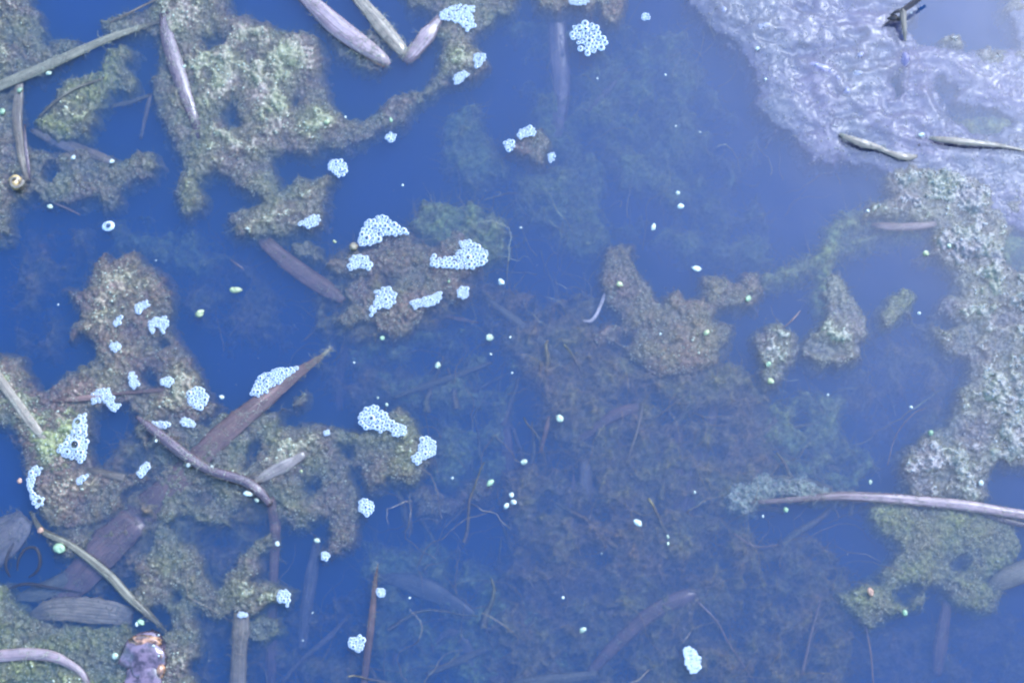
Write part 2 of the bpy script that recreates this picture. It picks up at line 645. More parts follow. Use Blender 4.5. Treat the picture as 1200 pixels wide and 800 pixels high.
# ---- upper left -------------------------------------------------------------
build_mat('algae_mat', Mat([(-50, -50), (30, -50), (30, 3), (42, 18), (48, 38), (52, 45), (70, 36), (88, 42), (86, 54), (68, 62), (52, 72), (48, 80), (30, 85), (18, 92), (-50, 95)],
          seed=11, base=1.6, lump=2.6, lsize=16, fine=1.3), 'algae',
          'knobbly grey green algae clump filling the top left corner of the pond', group=LB)
build_mat('algae_mat', Mat([(124, 58), (140, 50), (155, 58), (146, 72), (152, 85), (156, 98), (148, 106), (135, 98), (125, 104), (118, 118), (108, 128), (109, 145), (98, 157), (80, 163), (55, 158), (38, 148), (48, 130), (65, 112), (72, 95), (90, 90), (105, 84), (120, 80)],
          seed=12, base=2.2, lump=2.6, lsize=18, fine=1.3, rag=5), 'algae_green',
          'yellow green algae clump with a hooked top below the long olive reed', group=LB)
build_mat('algae_mat', Mat([(-50, 100), (8, 104), (14, 118), (16, 140), (22, 165), (35, 175), (60, 178), (85, 172), (110, 178), (145, 185), (158, 175), (175, 178), (182, 190), (176, 202), (155, 207), (140, 215), (130, 235), (118, 240), (112, 228), (95, 233), (75, 235), (62, 240), (40, 236), (30, 222), (18, 230), (10, 250), (6, 275), (-50, 290)],
          holes=[[(44, 190), (60, 182), (63, 192), (52, 206), (44, 203)]],
          seed=13, base=1.6, lump=2.2, lsize=18, fine=1.2, rag=6), 'algae',
          'grey green algae mat with a round knob at right beside the upright tan reed', group=LB)
MAIN = Mat([(120, 24), (135, 18), (155, 14), (178, 2), (180, -50), (258, -50), (266, 12), (290, 18), (318, 22), (330, 38), (350, 35), (368, 42), (378, 55), (380, 70), (372, 78), (380, 100), (388, 118), (400, 132), (418, 138), (440, 133), (455, 115), (475, 107), (492, 100), (510, 90), (515, 78), (512, 65), (518, 45), (512, 35), (515, 15), (505, 8), (480, 3), (455, -50), (620, -50), (600, 5), (580, 15), (572, 27), (555, 32), (550, 45), (562, 62), (570, 75), (555, 85), (540, 92), (525, 90), (505, 108), (490, 118), (478, 130), (462, 142), (440, 150), (415, 165), (400, 172), (375, 168), (355, 182), (335, 175), (318, 183), (316, 195), (325, 210), (328, 222), (338, 215), (350, 208), (370, 208), (388, 203), (385, 218), (378, 240), (376, 262), (350, 268), (330, 275), (300, 278), (275, 274), (266, 262), (268, 250), (285, 245), (300, 240), (308, 228), (300, 222), (285, 218), (272, 212), (258, 204), (250, 202), (232, 212), (230, 222), (236, 236), (228, 246), (218, 252), (210, 240), (203, 222), (210, 208), (216, 196), (213, 185), (203, 172), (196, 155), (188, 130), (178, 105), (176, 88), (190, 70), (188, 55), (180, 38), (165, 32), (150, 38), (135, 33), (122, 32)],
           holes=[[(234, 44), (250, 37), (268, 34), (262, 46), (250, 52), (237, 56)], [(262, 124), (270, 116), (280, 126), (278, 142), (268, 148), (260, 137)], [(341, 113), (350, 113), (350, 122), (341, 122)]],
           seed=14, gap=12, base=2.3, lump=2.6, lsize=24, fine=1.0, rag=6,
           ridges=[([(225, 78), (245, 62), (275, 75)], 5, 1.8), ([(262, 50), (285, 36), (310, 38), (314, 50)], 5, 2.2), ([(300, 85), (330, 62), (350, 70), (372, 82)], 5, 2.0), ([(250, 148), (262, 158), (270, 170)], 4, 1.6), ([(375, 140), (395, 138), (408, 148)], 6, 1.5)])
build_mat('algae_mat', MAIN, 'algae', 'largest grey olive algae mat with puckered folds and an arm reaching to the bent reed', group=LB)
build_mat('algae_mat', Mat([(372, 26), (390, 33), (410, 52), (430, 35), (445, 38), (448, 50), (438, 62), (450, 75), (440, 82), (425, 80), (415, 70), (398, 65), (392, 55), (378, 42)],
          seed=15, base=1.0, lump=2.0, lsize=14, fine=1.2, rag=4), 'algae',
          'small ragged algae scraps under the two tan reeds at the top edge', group=LB)
build_mat('algae_mat', Mat([(622, -50), (632, 3), (652, 9), (672, 5), (690, 9), (700, 2), (706, 14), (720, 22), (732, 10), (735, -50)],
          seed=16, base=1.4, lump=1.5, lsize=12, fine=1.0, rag=4), 'algae_brown',
          'brownish algae scrap cut by the top edge above the drowned pink stalk', group=LB)
# ---- foam island and scrap above it --------------------------------------------
build_mat('algae_mat', Mat([(412, 290), (425, 296), (440, 284), (455, 275), (478, 270), (490, 278), (500, 286), (512, 292), (520, 275), (530, 266), (541, 272), (545, 285), (560, 300), (555, 318), (538, 325), (543, 342), (532, 350), (520, 342), (512, 352), (500, 362), (492, 368), (490, 380), (475, 390), (455, 396), (443, 388), (438, 374), (425, 374), (408, 380), (392, 375), (402, 362), (412, 350), (405, 337), (415, 322), (400, 318), (382, 312), (385, 303), (402, 302)],
          holes=[[(430, 322), (448, 318), (462, 326), (456, 338), (440, 336), (432, 334)]],
          seed=17, base=1.3, lump=2.0, lsize=18, fine=1.1, rag=5), 'algae_brown',
          'brown green algae island ringed by five foam patches left of the centre', group=LB)
build_mat('algae_mat', Mat([(600, 172), (608, 158), (618, 150), (632, 150), (642, 162), (643, 178), (638, 188), (625, 188), (614, 180)],
          seed=18, base=0.8, lump=1.6, lsize=10, fine=1.0, rag=4), 'algae_brown',
          'small round brown algae scrap with three foam specks in open water near the top', group=LB)
# ---- left --------------------------------------------------------------------
build_mat('algae_mat', Mat([(118, 296), (125, 308), (140, 303), (158, 294), (163, 308), (175, 314), (188, 325), (196, 342), (197, 358), (190, 378), (200, 392), (210, 402), (222, 418), (228, 440), (240, 458), (250, 472), (240, 484), (222, 490), (200, 486), (176, 500), (168, 522), (160, 506), (158, 490), (146, 476), (130, 468), (112, 478), (102, 482), (100, 520), (104, 545), (120, 552), (145, 560), (160, 550), (172, 540), (180, 548), (165, 562), (150, 565), (135, 575), (142, 592), (125, 605), (100, 612), (75, 618), (55, 612), (40, 590), (30, 555), (22, 520), (5, 498), (-50, 495), (-50, 410), (18, 418), (30, 438), (38, 455), (48, 462), (62, 450), (82, 434), (104, 430), (104, 415), (92, 392), (80, 396), (82, 383), (94, 372), (90, 358), (76, 337), (92, 340), (102, 328), (112, 314)],
          holes=[[(160, 438), (172, 430), (182, 440), (180, 455), (165, 456)], [(182, 400), (192, 396), (198, 404), (188, 410)]],
          seed=19, base=2.0, lump=2.4, lsize=24, fine=1.1, rag=6), 'algae_brown',
          'tall brown algae mat with foam flecks that wraps round a dark water hole at left', group=LB)
build_mat('algae_mat', Mat([(-50, 425), (15, 425), (30, 452), (50, 478), (70, 470), (90, 478), (98, 490), (96, 530), (80, 552), (58, 560), (40, 552), (28, 520), (10, 498), (-50, 490)],
          seed=20, base=3.4, lump=2.6, lsize=18, fine=1.2, rag=5), 'algae_green',
          'yellow green algae hump heaped against the bubble triangle at the left edge', group=LB)
build_mat('algae_mat', Mat([(176, 502), (200, 488), (222, 492), (240, 498), (255, 487), (285, 478), (305, 482), (322, 476), (345, 468), (358, 458), (352, 472), (330, 482), (322, 500), (340, 497), (360, 498), (382, 500), (400, 505), (422, 508), (442, 500), (452, 486), (468, 478), (480, 490), (489, 502), (496, 520), (502, 538), (492, 555), (478, 568), (465, 565), (455, 560), (445, 572), (432, 575), (428, 562), (424, 548), (408, 545), (400, 560), (415, 577), (420, 595), (414, 615), (412, 635), (400, 645), (385, 652), (375, 648), (385, 640), (391, 628), (386, 612), (372, 606), (358, 618), (343, 618), (328, 608), (320, 590), (300, 582), (282, 592), (268, 600), (266, 612), (245, 612), (225, 606), (210, 598), (195, 612), (180, 606), (188, 585), (182, 560), (195, 548), (186, 530), (172, 520)],
          holes=[[(352, 563), (365, 558), (379, 562), (377, 575), (362, 579), (353, 573)], [(392, 520), (416, 520), (416, 533), (405, 542), (394, 532)], [(283, 520), (300, 510), (306, 520), (300, 545), (285, 550)], [(222, 582), (238, 574), (250, 580), (240, 594), (226, 594)]],
          seed=21, base=1.6, lump=2.2, lsize=22, fine=1.2, rag=5), 'algae',
          'broad olive algae mat full of holes between the pointed leaf and two foam patches', group=LB)
build_mat('algae_mat', Mat([(180, 612), (196, 610), (205, 622), (205, 636), (225, 642), (235, 660), (240, 684), (252, 694), (263, 688), (270, 670), (285, 645), (300, 635), (316, 622), (320, 636), (303, 655), (292, 680), (316, 684), (336, 690), (336, 704), (316, 711), (295, 716), (270, 715), (255, 722), (240, 718), (228, 708), (215, 716), (225, 735), (230, 760), (226, 850), (180, 850), (180, 760), (196, 735), (196, 716), (186, 708), (170, 712), (155, 700), (158, 680), (150, 665), (160, 650), (178, 640)],
          holes=[[(192, 690), (205, 686), (212, 698), (200, 706)]],
          seed=22, base=1.6, lump=2.0, lsize=18, fine=1.2, rag=6), 'algae',
          'hook shaped algae strip curling under the dark water pool near the bottom left', group=LB)
build_mat('algae_mat', Mat([(-50, 685), (0, 690), (15, 708), (38, 728), (70, 734), (110, 737), (145, 733), (152, 745), (146, 775), (180, 790), (180, 850), (-50, 850)],
          seed=23, base=1.6, lump=2.2, lsize=22, fine=1.2, rag=6), 'algae_green',
          'grey green algae bank filling the bottom left corner below the tan leaf blade', group=LB)
build_mat('algae_mat', Mat([(60, 630), (85, 620), (105, 632), (98, 650), (80, 655), (62, 648)],
          seed=24, base=0.8, lump=1.8, lsize=12, fine=1.2, rag=6), 'algae',
          'small mossy algae scrap beside the long tan stem at lower left', group=LB)
build_mat('algae_mat', Mat([(288, 728), (300, 722), (322, 728), (325, 742), (308, 748), (290, 742)],
          seed=25, base=-0.3, lump=1.4, lsize=10, fine=0.9, rag=5), 'algae_green',
          'tiny sunken algae tuft right of the cut reed at the bottom edge', group=LB)
build_mat('algae_mat', Mat([(355, 282), (372, 288), (374, 298), (362, 300), (345, 296), (340, 284)],
          seed=26, base=0.3, lump=1.5, lsize=10, fine=1.0, rag=4), 'algae',
          'little greyish algae tuft resting on the drowned red brown blade', group=LB)
# ---- sunken brown pieces in the middle -----------------------------------------------
build_mat('algae_mat', Mat([(485, 580), (495, 572), (505, 575), (515, 583), (535, 580), (548, 570), (560, 562), (577, 565), (576, 577), (560, 585), (545, 590), (530, 600), (510, 606), (492, 600)],
          seed=27, base=1.0, lump=1.8, lsize=14, fine=1.0, rag=5), 'algae_brown',
          'sunken worm shaped roll of brown algae in the open middle water', z0=-0.007, fibre='fibre_brown', group=LB)
build_mat('algae_mat', Mat([(715, 289), (742, 285), (741, 305), (750, 325), (765, 345), (779, 360), (779, 345), (792, 338), (805, 350), (828, 352), (830, 337), (829, 323), (850, 320), (860, 332), (872, 330), (877, 318), (888, 320), (892, 340), (885, 356), (870, 358), (850, 356), (832, 365), (834, 378), (858, 380), (858, 400), (845, 410), (843, 427), (825, 430), (800, 438), (775, 440), (750, 425), (735, 408), (715, 396), (700, 402), (694, 390), (705, 383), (730, 385), (728, 370), (715, 350), (704, 328), (710, 305)],
          holes=[[(722, 388), (738, 386), (745, 396), (735, 404), (724, 400)]],
          seed=28, gap=0, base=1.6, lump=2.4, lsize=18, fine=1.0, rag=5, sink=1.2), 'algae_brown',
          'pinkish brown feathery algae raft right of the centre with the white root at its edge', z0=-0.0008, fibre='fibre_brown', group=LB)
build_mat('algae_mat', Mat([(896, 385), (915, 378), (933, 390), (941, 408), (930, 420), (918, 430), (915, 445), (900, 455), (890, 446), (893, 425), (889, 410), (884, 400)],
          seed=29, base=3.8, lump=3.4, lsize=13, fine=1.0, rag=4), 'algae_pale',
          'shiny lumpy algae knob standing out left of the twin wet humps', group=LB)
build_mat('algae_mat', Mat([(966, 322), (984, 322), (995, 338), (1005, 352), (1015, 372), (1016, 392), (1002, 400), (1010, 418), (988, 425), (965, 430), (946, 418), (944, 402), (958, 392), (972, 372), (966, 345)],
          seed=30, gap=12, base=1.2, lump=2.2, lsize=16, fine=1.0, rag=5, sink=1.1,
          ridges=[([(952, 385), (968, 384)], 7, 2.8), ([(978, 392), (992, 396)], 6, 2.8), ([(945, 415), (975, 422), (1008, 418)], 4, 2.0)]), 'algae_pale',
          'greyish algae clump with two wet humps and a brown lip in the right half', group=LB)
# ---- right -------------------------------------------------------------------
FILM = Mat([(805, -50), (812, 2), (828, 22), (850, 40), (868, 55), (885, 80), (893, 105), (890, 122), (903, 146), (930, 146), (936, 165), (952, 186), (985, 185), (1012, 188), (1032, 196), (1060, 212), (1085, 202), (1110, 232), (1140, 228), (1165, 262), (1250, 280), (1250, -50)],
           holes=[[(1062, 30), (1075, 12), (1085, -50), (1182, -50), (1188, 20), (1196, 55), (1160, 58), (1110, 54), (1075, 48)], [(1096, 92), (1108, 82), (1124, 98), (1120, 118), (1150, 120), (1180, 128), (1186, 142), (1170, 155), (1145, 152), (1118, 140), (1102, 118)], [(1048, 88), (1058, 84), (1060, 110), (1050, 114)]],
           seed=31, base=2.0, edge=10, lump=2.6, lsize=44, fine=0.8, rag=6, style='film', sink=1.4,
           ridges=[([(950, 75), (975, 85), (1000, 110), (1020, 135)], 5, 1.8), ([(1060, 60), (1061, 100), (1058, 118), (1045, 118)], 2.6, 1.8), ([(940, 70), (960, 62), (1010, 64)], 4, 1.3), ([(840, 5), (870, 25), (900, 32)], 5, 1.5), ([(1085, 110), (1105, 140), (1118, 160)], 3.5, 1.5), ([(1000, 85), (1035, 78), (1060, 70)], 4, 1.4), ([(1010, 30), (1040, 40), (1060, 70)], 5, 1.0), ([(960, 110), (990, 128), (1020, 150)], 4, 1.2)])
build_mat('algae_mat', FILM, 'film', 'wrinkled lavender slime film glistening over the upper right water', nf=0.02, ng=0.03, grain='grain_pale', group=LB)
for (u, v, r, sd, lab) in [(1162, 66, 16, 41, 'shiny white topped slime lump by the open pool in the upper right'),
                           (1120, 47, 10, 42, 'small shiny lump at the near edge of the top right water gap'),
                           (1197, 62, 10, 43, 'wet algae lump cut by the right edge beside the shiny white one'),
                           (1196, 5, 12, 44, 'algae lump in the extreme top right corner')]:
    poly = [(u + r * math.cos(t) * (1.15 + 0.2 * math.sin(3 * t + sd)), v + r * 0.75 * math.sin(t)) for t in np.linspace(0, 6.283, 13)[:-1]]
    build_mat('algae_mat', Mat(poly, seed=sd, base=3.0, edge=6, lump=1.8, lsize=9, fine=1.0, rag=4), 'algae_pale', lab, nf=0.03, ng=0.1, grain='grain_pale', group=LB)
build_mat('algae_mat', Mat([(1040, 205), (1065, 192), (1100, 196), (1130, 205), (1165, 215), (1250, 222), (1250, 545), (1172, 545), (1156, 560), (1160, 582), (1140, 590), (1110, 580), (1085, 586), (1066, 576), (1060, 552), (1055, 536), (1066, 520), (1086, 508), (1110, 500), (1120, 485), (1125, 462), (1136, 440), (1138, 420), (1115, 412), (1095, 400), (1076, 382), (1064, 367), (1085, 369), (1120, 386), (1130, 380), (1118, 366), (1098, 362), (1110, 350), (1130, 345), (1126, 330), (1112, 318), (1100, 305), (1082, 300), (1090, 285), (1090, 264), (1070, 256), (1036, 256), (1018, 250), (1025, 240), (1045, 235), (1055, 226), (1042, 216)],
          holes=[[(1195, 250), (1172, 300), (1190, 320), (1250, 320), (1250, 250)]],
          seed=32, base=2.9, lump=4.6, lsize=22, fine=1.1, rag=7, sink=0.4,
          ridges=[([(1112, 205), (1135, 210), (1150, 225)], 6, 2.2), ([(1105, 282), (1140, 278), (1180, 300)], 8, 2.0)]), 'algae_pale',
          'long lumpy grey algae bank running down the right side', grain='grain_pale', group=LB)
build_mat('algae_mat', Mat([(1035, 366), (1045, 352), (1060, 340), (1072, 345), (1066, 360), (1055, 372), (1040, 378)],
          seed=33, base=0.3, lump=1.6, lsize=10, fine=1.0, rag=5), 'algae_green',
          'small pale green algae wisp left of the right hand bank', group=LB)
build_mat('algae_mat', Mat([(1020, 592), (1040, 588), (1070, 592), (1110, 594), (1150, 602), (1190, 614), (1196, 640), (1185, 662), (1152, 680), (1175, 692), (1170, 708), (1150, 716), (1122, 708), (1106, 690), (1112, 680), (1094, 690), (1085, 708), (1060, 716), (1040, 726), (1020, 732), (1005, 722), (990, 706), (985, 696), (1005, 694), (1030, 680), (1045, 662), (1058, 646), (1045, 628), (1030, 618)],
          holes=[[(1050, 692), (1066, 684), (1082, 688), (1080, 701), (1065, 709), (1052, 704)], [(1115, 656), (1135, 647), (1152, 656), (1135, 667), (1118, 667)]],
          seed=34, gap=12, base=1.9, lump=1.8, lsize=20, fine=1.1, rag=5, sink=1.2), 'algae_green',
          'pale green algae mat with two dark holes below the long pink brown stem', z0=-0.0015, group=LB)
build_mat('algae_mat', Mat([(852, 580), (858, 568), (880, 562), (900, 556), (925, 563), (945, 560), (962, 570), (990, 574), (985, 584), (950, 582), (920, 582), (890, 588), (884, 598), (870, 600), (856, 592)],
          seed=35, base=1.2, lump=1.6, lsize=9, fine=1.6, rag=4), 'crust',
          'chalky pale green crust of algae along the tapered end of the pink brown stem', grain='grain_pale', ng=0.2, group=LB)

# ---- drowned weed -------------------------------------------------------------------
LW = 'drowned weed clouds below the surface'
def weed(poly, z, seed, lab, mat='weed', plate=0.25, lines=(), lsize=14, nf=0.09):
    build_mat('submerged_weed', Mat(poly, seed=seed, base=3.0, edge=12, lump=6.0, lsize=lsize, fine=1.6, rag=14, gap=0, plate=plate, lines=lines), mat, lab,
              cat='water weed', z0=z * 0.33 + 0.0015, fibre='fibre_brown' if mat == 'weed' else 'fibre', nf=nf, ng=0.0, step=1.9, flen=(10, 34), group=LW)

weed([(520, 130), (560, 118), (566, 150), (582, 178), (594, 206), (560, 218), (528, 195), (522, 165)], -0.034, 51, 'faint grey green weed cloud under open water right of the algae arm', 'weed_green', 0.35)
weed([(478, 262), (495, 236), (530, 236), (560, 240), (596, 250), (598, 285), (572, 305), (520, 290)], -0.018, 52, 'drowned green weed tuft just above the widest foam patch', 'weed_green', 0.35)
weed([(605, 205), (650, 195), (700, 180), (712, 215), (700, 250), (712, 290), (680, 300), (640, 270), (610, 240)], -0.038, 53, 'dim weed fronds below the brown scrap with foam specks', 'weed_green', 0.2)
weed([(560, 330), (600, 340), (640, 360), (690, 350), (705, 410), (720, 440), (690, 470), (660, 500), (640, 460), (600, 420), (575, 380)], -0.026, 54, 'drowned brown weed branch left of the white root', 'weed', 0.25)
weed([(640, 430), (700, 400), (760, 430), (850, 440), (900, 470), (920, 520), (900, 570), (850, 600), (800, 590), (740, 560), (680, 540), (640, 500)], -0.024, 55, 'wide brown weed bed under the feathery raft', 'weed', 0.25)
weed([(600, 520), (680, 520), (760, 560), (820, 600), (820, 660), (760, 690), (690, 680), (620, 640), (590, 580)], -0.028, 56, 'tangled brown weed bed around the pale seeds of the lower middle', 'weed', 0.15)
weed([(430, 640), (520, 640), (600, 680), (660, 720), (680, 850), (460, 850), (440, 760)], -0.040, 57, 'dim tangle of weed right of the upright pointed blade', 'weed_green', 0.1)
weed([(600, 640), (700, 660), (760, 700), (740, 850), (600, 850), (560, 760)], -0.030, 58, 'drowned weed tangle at the bottom left of the thick brown twig', 'weed', 0.15)
weed([(740, 620), (820, 600), (880, 620), (900, 690), (900, 740), (860, 850), (760, 850), (720, 720)], -0.026, 59, 'grey brown weed cloud behind the thick drowned twig', 'weed', 0.2)
weed([(880, 640), (960, 630), (1010, 680), (1000, 740), (980, 850), (880, 850), (890, 740)], -0.027, 60, 'dim weed cloud left of the pale green algae mat', 'weed', 0.12)
weed([(900, 470), (950, 455), (985, 470), (990, 520), (1030, 545), (1000, 565), (940, 560), (900, 530)], -0.024, 61, 'lone faint weed puff in the dark right hand water', 'weed_green', 0.2)
weed([(-50, 0), (-49, 0), (-50, 1)], -0.018, 62, 'forked drowned weed limb stretching from the feathery raft to the film', 'weed_green', None, lsize=14, lines=[([(888, 330), (930, 318), (958, 300), (985, 285), (1030, 274), (1070, 270)], 6), ([(966, 310), (978, 278), (1000, 258), (1030, 248)], 11), ([(975, 300), (970, 330), (968, 360)], 9)])
weed([(1000, 745), (1050, 735), (1110, 740), (1190, 720), (1250, 740), (1250, 850), (1010, 850)], -0.05, 63, 'very dim weed under the bottom right corner', 'weed', 0.1)
weed([(380, 430), (430, 410), (470, 430), (490, 470), (440, 480), (390, 465)], -0.036, 64, 'dim brown weed wisp between the pointed leaf and the foam', 'weed', 0.15)
weed([(240, 300), (300, 310), (340, 360), (330, 400), (260, 400), (215, 350)], -0.042, 65, 'very dim weed in the dark water right of the tall brown mat', 'weed', 0.0)
weed([(700, 60), (760, 70), (780, 130), (730, 200), (690, 170), (720, 110)], -0.042, 66, 'ghostly weed streak under the open blue water near the top', 'weed_green', 0.1)
weed([(1060, 150), (1250, 120), (1250, 330), (1180, 330), (1150, 280), (1080, 220)], -0.024, 67, 'dull weed just under the slime film at the right edge', 'weed_green', 0.3)
weed([(160, 500), (230, 500), (330, 560), (320, 600), (250, 620), (190, 650), (110, 690), (100, 640), (60, 620), (100, 560)], -0.020, 68, 'brown weed floor beneath the crossing stems at lower left', 'weed', 0.35)
weed([(390, 300), (440, 280), (520, 300), (550, 340), (500, 380), (420, 400), (370, 380)], -0.020, 69, 'brown weed under the foam ringed island', 'weed', 0.3)
weed([(850, 420), (880, 440), (900, 470), (860, 470), (800, 470), (760, 450), (700, 440), (690, 410), (760, 420)], -0.020, 70, 'brown weed skirt hanging from the near side of the feathery raft', 'weed', 0.3)

weed([(600, 20), (800, 40), (880, 160), (900, 300), (820, 300), (720, 260), (640, 160)], -0.040, 71, 'very faint weed haze under the wide open water at the top', 'weed_green', 0.0, lsize=22)
weed([(20, 280), (90, 270), (110, 300), (60, 330), (60, 420), (20, 400)], -0.036, 72, 'very dim weed in the dark water at the left edge', 'weed', 0.0)
weed([(120, 250), (200, 260), (270, 300), (230, 320), (150, 290)], -0.036, 73, 'very dim weed under the ring shaped bubble', 'weed_green', 0.0)
weed([(380, 400), (560, 380), (600, 430), (590, 560), (500, 560), (520, 480), (420, 440)], -0.034, 74, 'dim weed in the open water between two round pale seeds', 'weed_green', 0.05)
weed([(1000, 380), (1060, 400), (1120, 430), (1100, 500), (1030, 520), (990, 440)], -0.040, 75, 'very dim weed in the dark water beside the right hand bank', 'weed', -0.05)
weed([(230, 600), (310, 600), (310, 680), (260, 690), (330, 720), (420, 700), (420, 850), (240, 850)], -0.036, 76, 'very dim weed behind the square cut reed', 'weed', 0.0)

# ---- reeds, blades, stems and twigs -------------------------------------------------------
def catmull(pts, n=6):
    pts = [np.array(p, float) for p in pts]
    q = [2 * pts[0] - pts[1]] + pts + [2 * pts[-1] - pts[-2]]
    out = []
    for i in range(1, len(q) - 2):
        for k in range(n):
            t = k / n
            a, b, c, d = q[i - 1], q[i], q[i + 1], q[i + 2]
            out.append(0.5 * ((2 * b) + (c - a) * t + (2 * a - 5 * b + 4 * c - d) * t * t + (3 * b - a - 3 * c + d) * t ** 3))
    out.append(pts[-1])
    return np.array(out)


def blade(name, pts, mat, label=None, cat=None, flat=0.16, arch=0.12, jit=0.06, seed=0, parent=None, group=None, nsec=18, twist=0.0, ragged=0.0, grow=1.0, lower=4.0):
    """pts: (u, v, z in mm, width in px).  flat = thickness / width"""
    rs = np.random.RandomState(seed + 100)
    c = catmull(pts, 7)
    if parent is None:
        c[:, 2] = np.where(c[:, 2] < -3, c[:, 2] * 0.42 - 3.0, c[:, 2] - lower)
    X, Y, Z = at(c[:, 0], c[:, 1], c[:, 2] * 0.001)
    p = np.stack([X, Y, Z], -1)
    n = len(p)
    wd = np.maximum(c[:, 3], 0.25) * PX * (1 + jit * np.interp(np.linspace(0, 1, n), np.linspace(0, 1, 7), rs.normal(0, 1.3, 7)))
    tg = np.gradient(p, axis=0)
    tg /= np.linalg.norm(tg, axis=1, keepdims=True) + 1e-9
    side = np.cross(tg, np.array([0, 0, 1.0]))
    side /= np.linalg.norm(side, axis=1, keepdims=True) + 1e-9
    up = np.cross(side, tg)
    V = []
    UV = []
    L = 0
    for i in range(n):
        if i:
            L += np.linalg.norm(p[i] - p[i - 1])
        tw = twist * i / n
        s2 = side[i] * math.cos(tw) + up[i] * math.sin(tw)
        u2 = up[i] * math.cos(tw) - side[i] * math.sin(tw)
        for j in range(nsec):
            a = 2 * math.pi * j / nsec
            x = math.cos(a)
            h = math.sin(a) * flat * (1 + 0.32 * math.cos(7 * a + seed)) + arch * (1 - x * x)
            e = 1 + (ragged * rs.normal() if abs(x) > 0.8 else 0)
            if i in (0, n - 1) and wd[i] > 2.5 * PX:
                e2 = tg[i] * (rs.uniform(-0.1, 0.45) * min(wd[i], 5 * PX)) * (1 if i else -1)
            else:
                e2 = 0
            V.append(e2 + p[i] + s2 * x * wd[i] * 0.5 * e + u2 * h * wd[i] * 0.5)
            UV.append((0.5 + 0.5 * x + (0.37 if math.sin(a) < -0.01 else 0), L * 40 + seed))
    F = []
    for i in range(n - 1):
        for j in range(nsec):
            j2 = (j + 1) % nsec
            F.append((i * nsec + j, i * nsec + j2, (i + 1) * nsec + j2, (i + 1) * nsec + j))
    V.append(p[0])
    V.append(p[-1])
    UV += [(0.5, 0), (0.5, L * 40)]
    for j in range(nsec):
        j2 = (j + 1) % nsec
        F.append((n * nsec, j2, j, j))
        F.append((n * nsec + 1, (n - 1) * nsec + j, (n - 1) * nsec + j2, (n - 1) * nsec + j2))
    Fc = [f if f[2] != f[3] else f[:3] for f in F]
    me = bpy.data.meshes.new(name)
    me.from_pydata([tuple(v) for v in V], [], Fc)
    me.materials.append(M[mat])
    uvl = me.uv_layers.new(name='uv')
    li = np.zeros(len(me.loops), np.int32)
    me.loops.foreach_get('vertex_index', li)
    uvl.data.foreach_set('uv', np.array(UV, np.float32)[li].ravel())
    me.polygons.foreach_set('use_smooth', [True] * len(me.polygons))
    me.update()
    o = bpy.data.objects.new(name, me)
    COL.objects.link(o)
    if parent is not None:
        o.parent = parent
    else:
        localise(o, tuple(p[0]))
    if grow and parent is None and n > 4 and max(c[:, 3]) > 5:
        tot = int(L / PX * np.mean(c[:, 3]) * 0.12 * grow)
        ii = rs.uniform(0, n - 1.01, tot)
        q = np.array([hash2(np.array([int(k * 1.4)]), np.array([seed]), 7)[0] for k in ii])
        ii = ii[rs.uniform(0, 1, tot) < q ** 1.5]
        if len(ii):
            k0 = ii.astype(int)
            fr = (ii - k0)[:, None]
            xx = np.clip(rs.normal(0, 0.75, len(ii)), -1.15, 1.15)
            wv = wd[k0][:, None]
            cen = p[k0] * (1 - fr) + p[k0 + 1] * fr + side[k0] * xx[:, None] * wv * 0.5 + up[k0] * ((flat + arch) * np.sqrt(np.clip(1 - xx ** 2, 0, 1)))[:, None] * wv * 0.5
            cen = cen - p[0]
            grains('algae_grain', cen[::3], rs.uniform(0.0002, 0.0006, len(ii))[::3], M['fibre'], o, rs)
            an = rs.uniform(0, 6.283, len(ii))
            tubes('algae_thread', cen, np.stack([np.cos(an), np.sin(an), an * 0 + 0.1], -1), rs.uniform(4, 12, len(ii)) * PX, 0.00016, M['fibre'], o, rs, wig=0.8)
    if label:
        tag(o, label, cat, group)
    return o


GR = 'dead reeds lying in the water'
blade('dead_reed', [(-40, 120, 2, 14), (0, 101, 3, 14), (40, 84, 4, 13), (80, 66, 4.5, 12), (120, 48, 4.5, 10), (150, 37, 4, 8), (172, 30, 3, 6), (186, 26, 2, 3)], 'reed_olive', 'long olive reed slanting up from the left edge', 'reed', flat=0.35, seed=1, group=GR)
blade('dead_reed', [(-30, 142, -2, 9), (0, 122, 0, 9), (15, 110, 1, 8), (22, 106, 1, 6)], 'reed_olive', 'short olive stub under the long reed at the left edge', 'reed', flat=0.5, seed=2, group=GR)
blade('dead_reed', [(23, 88, 2, 10), (22, 110, 2, 12), (20, 140, 2, 13), (23, 165, 2.5, 12), (26, 185, 3, 10), (33, 212, 3, 6)], 'reed_tan', 'upright tan reed crossing under the long olive reed', 'reed', flat=0.3, seed=3, group=GR)
blade('dead_reed', [(29, 146, 3.4, 2.5), (30, 170, 4, 4), (33, 195, 4, 4), (35, 212, 3, 2)], 'reed_purple', 'thin shiny purple sliver along the upright tan reed', 'reed', flat=0.5, seed=4, group=GR)
blade('dead_reed', [(10, 30, -4, 8), (12, 60, -2, 8), (17, 90, 0, 7)], 'reed_red', 'red brown reed end sunk in the top left algae', 'reed', flat=0.3, seed=5, group=GR)
blade('dead_reed', [(190, -30, 2, 9), (192, 5, 2, 13), (196, 42, 3.6, 17), (206, 76, 3.8, 19), (217, 110, 3.6, 18), (227, 138, 2.9, 14), (234, 162, 1.2, 8)], 'reed_purple', 'dark purple brown blade lying across the largest algae mat', 'reed', flat=0.1, arch=0.3, seed=6, group=GR)
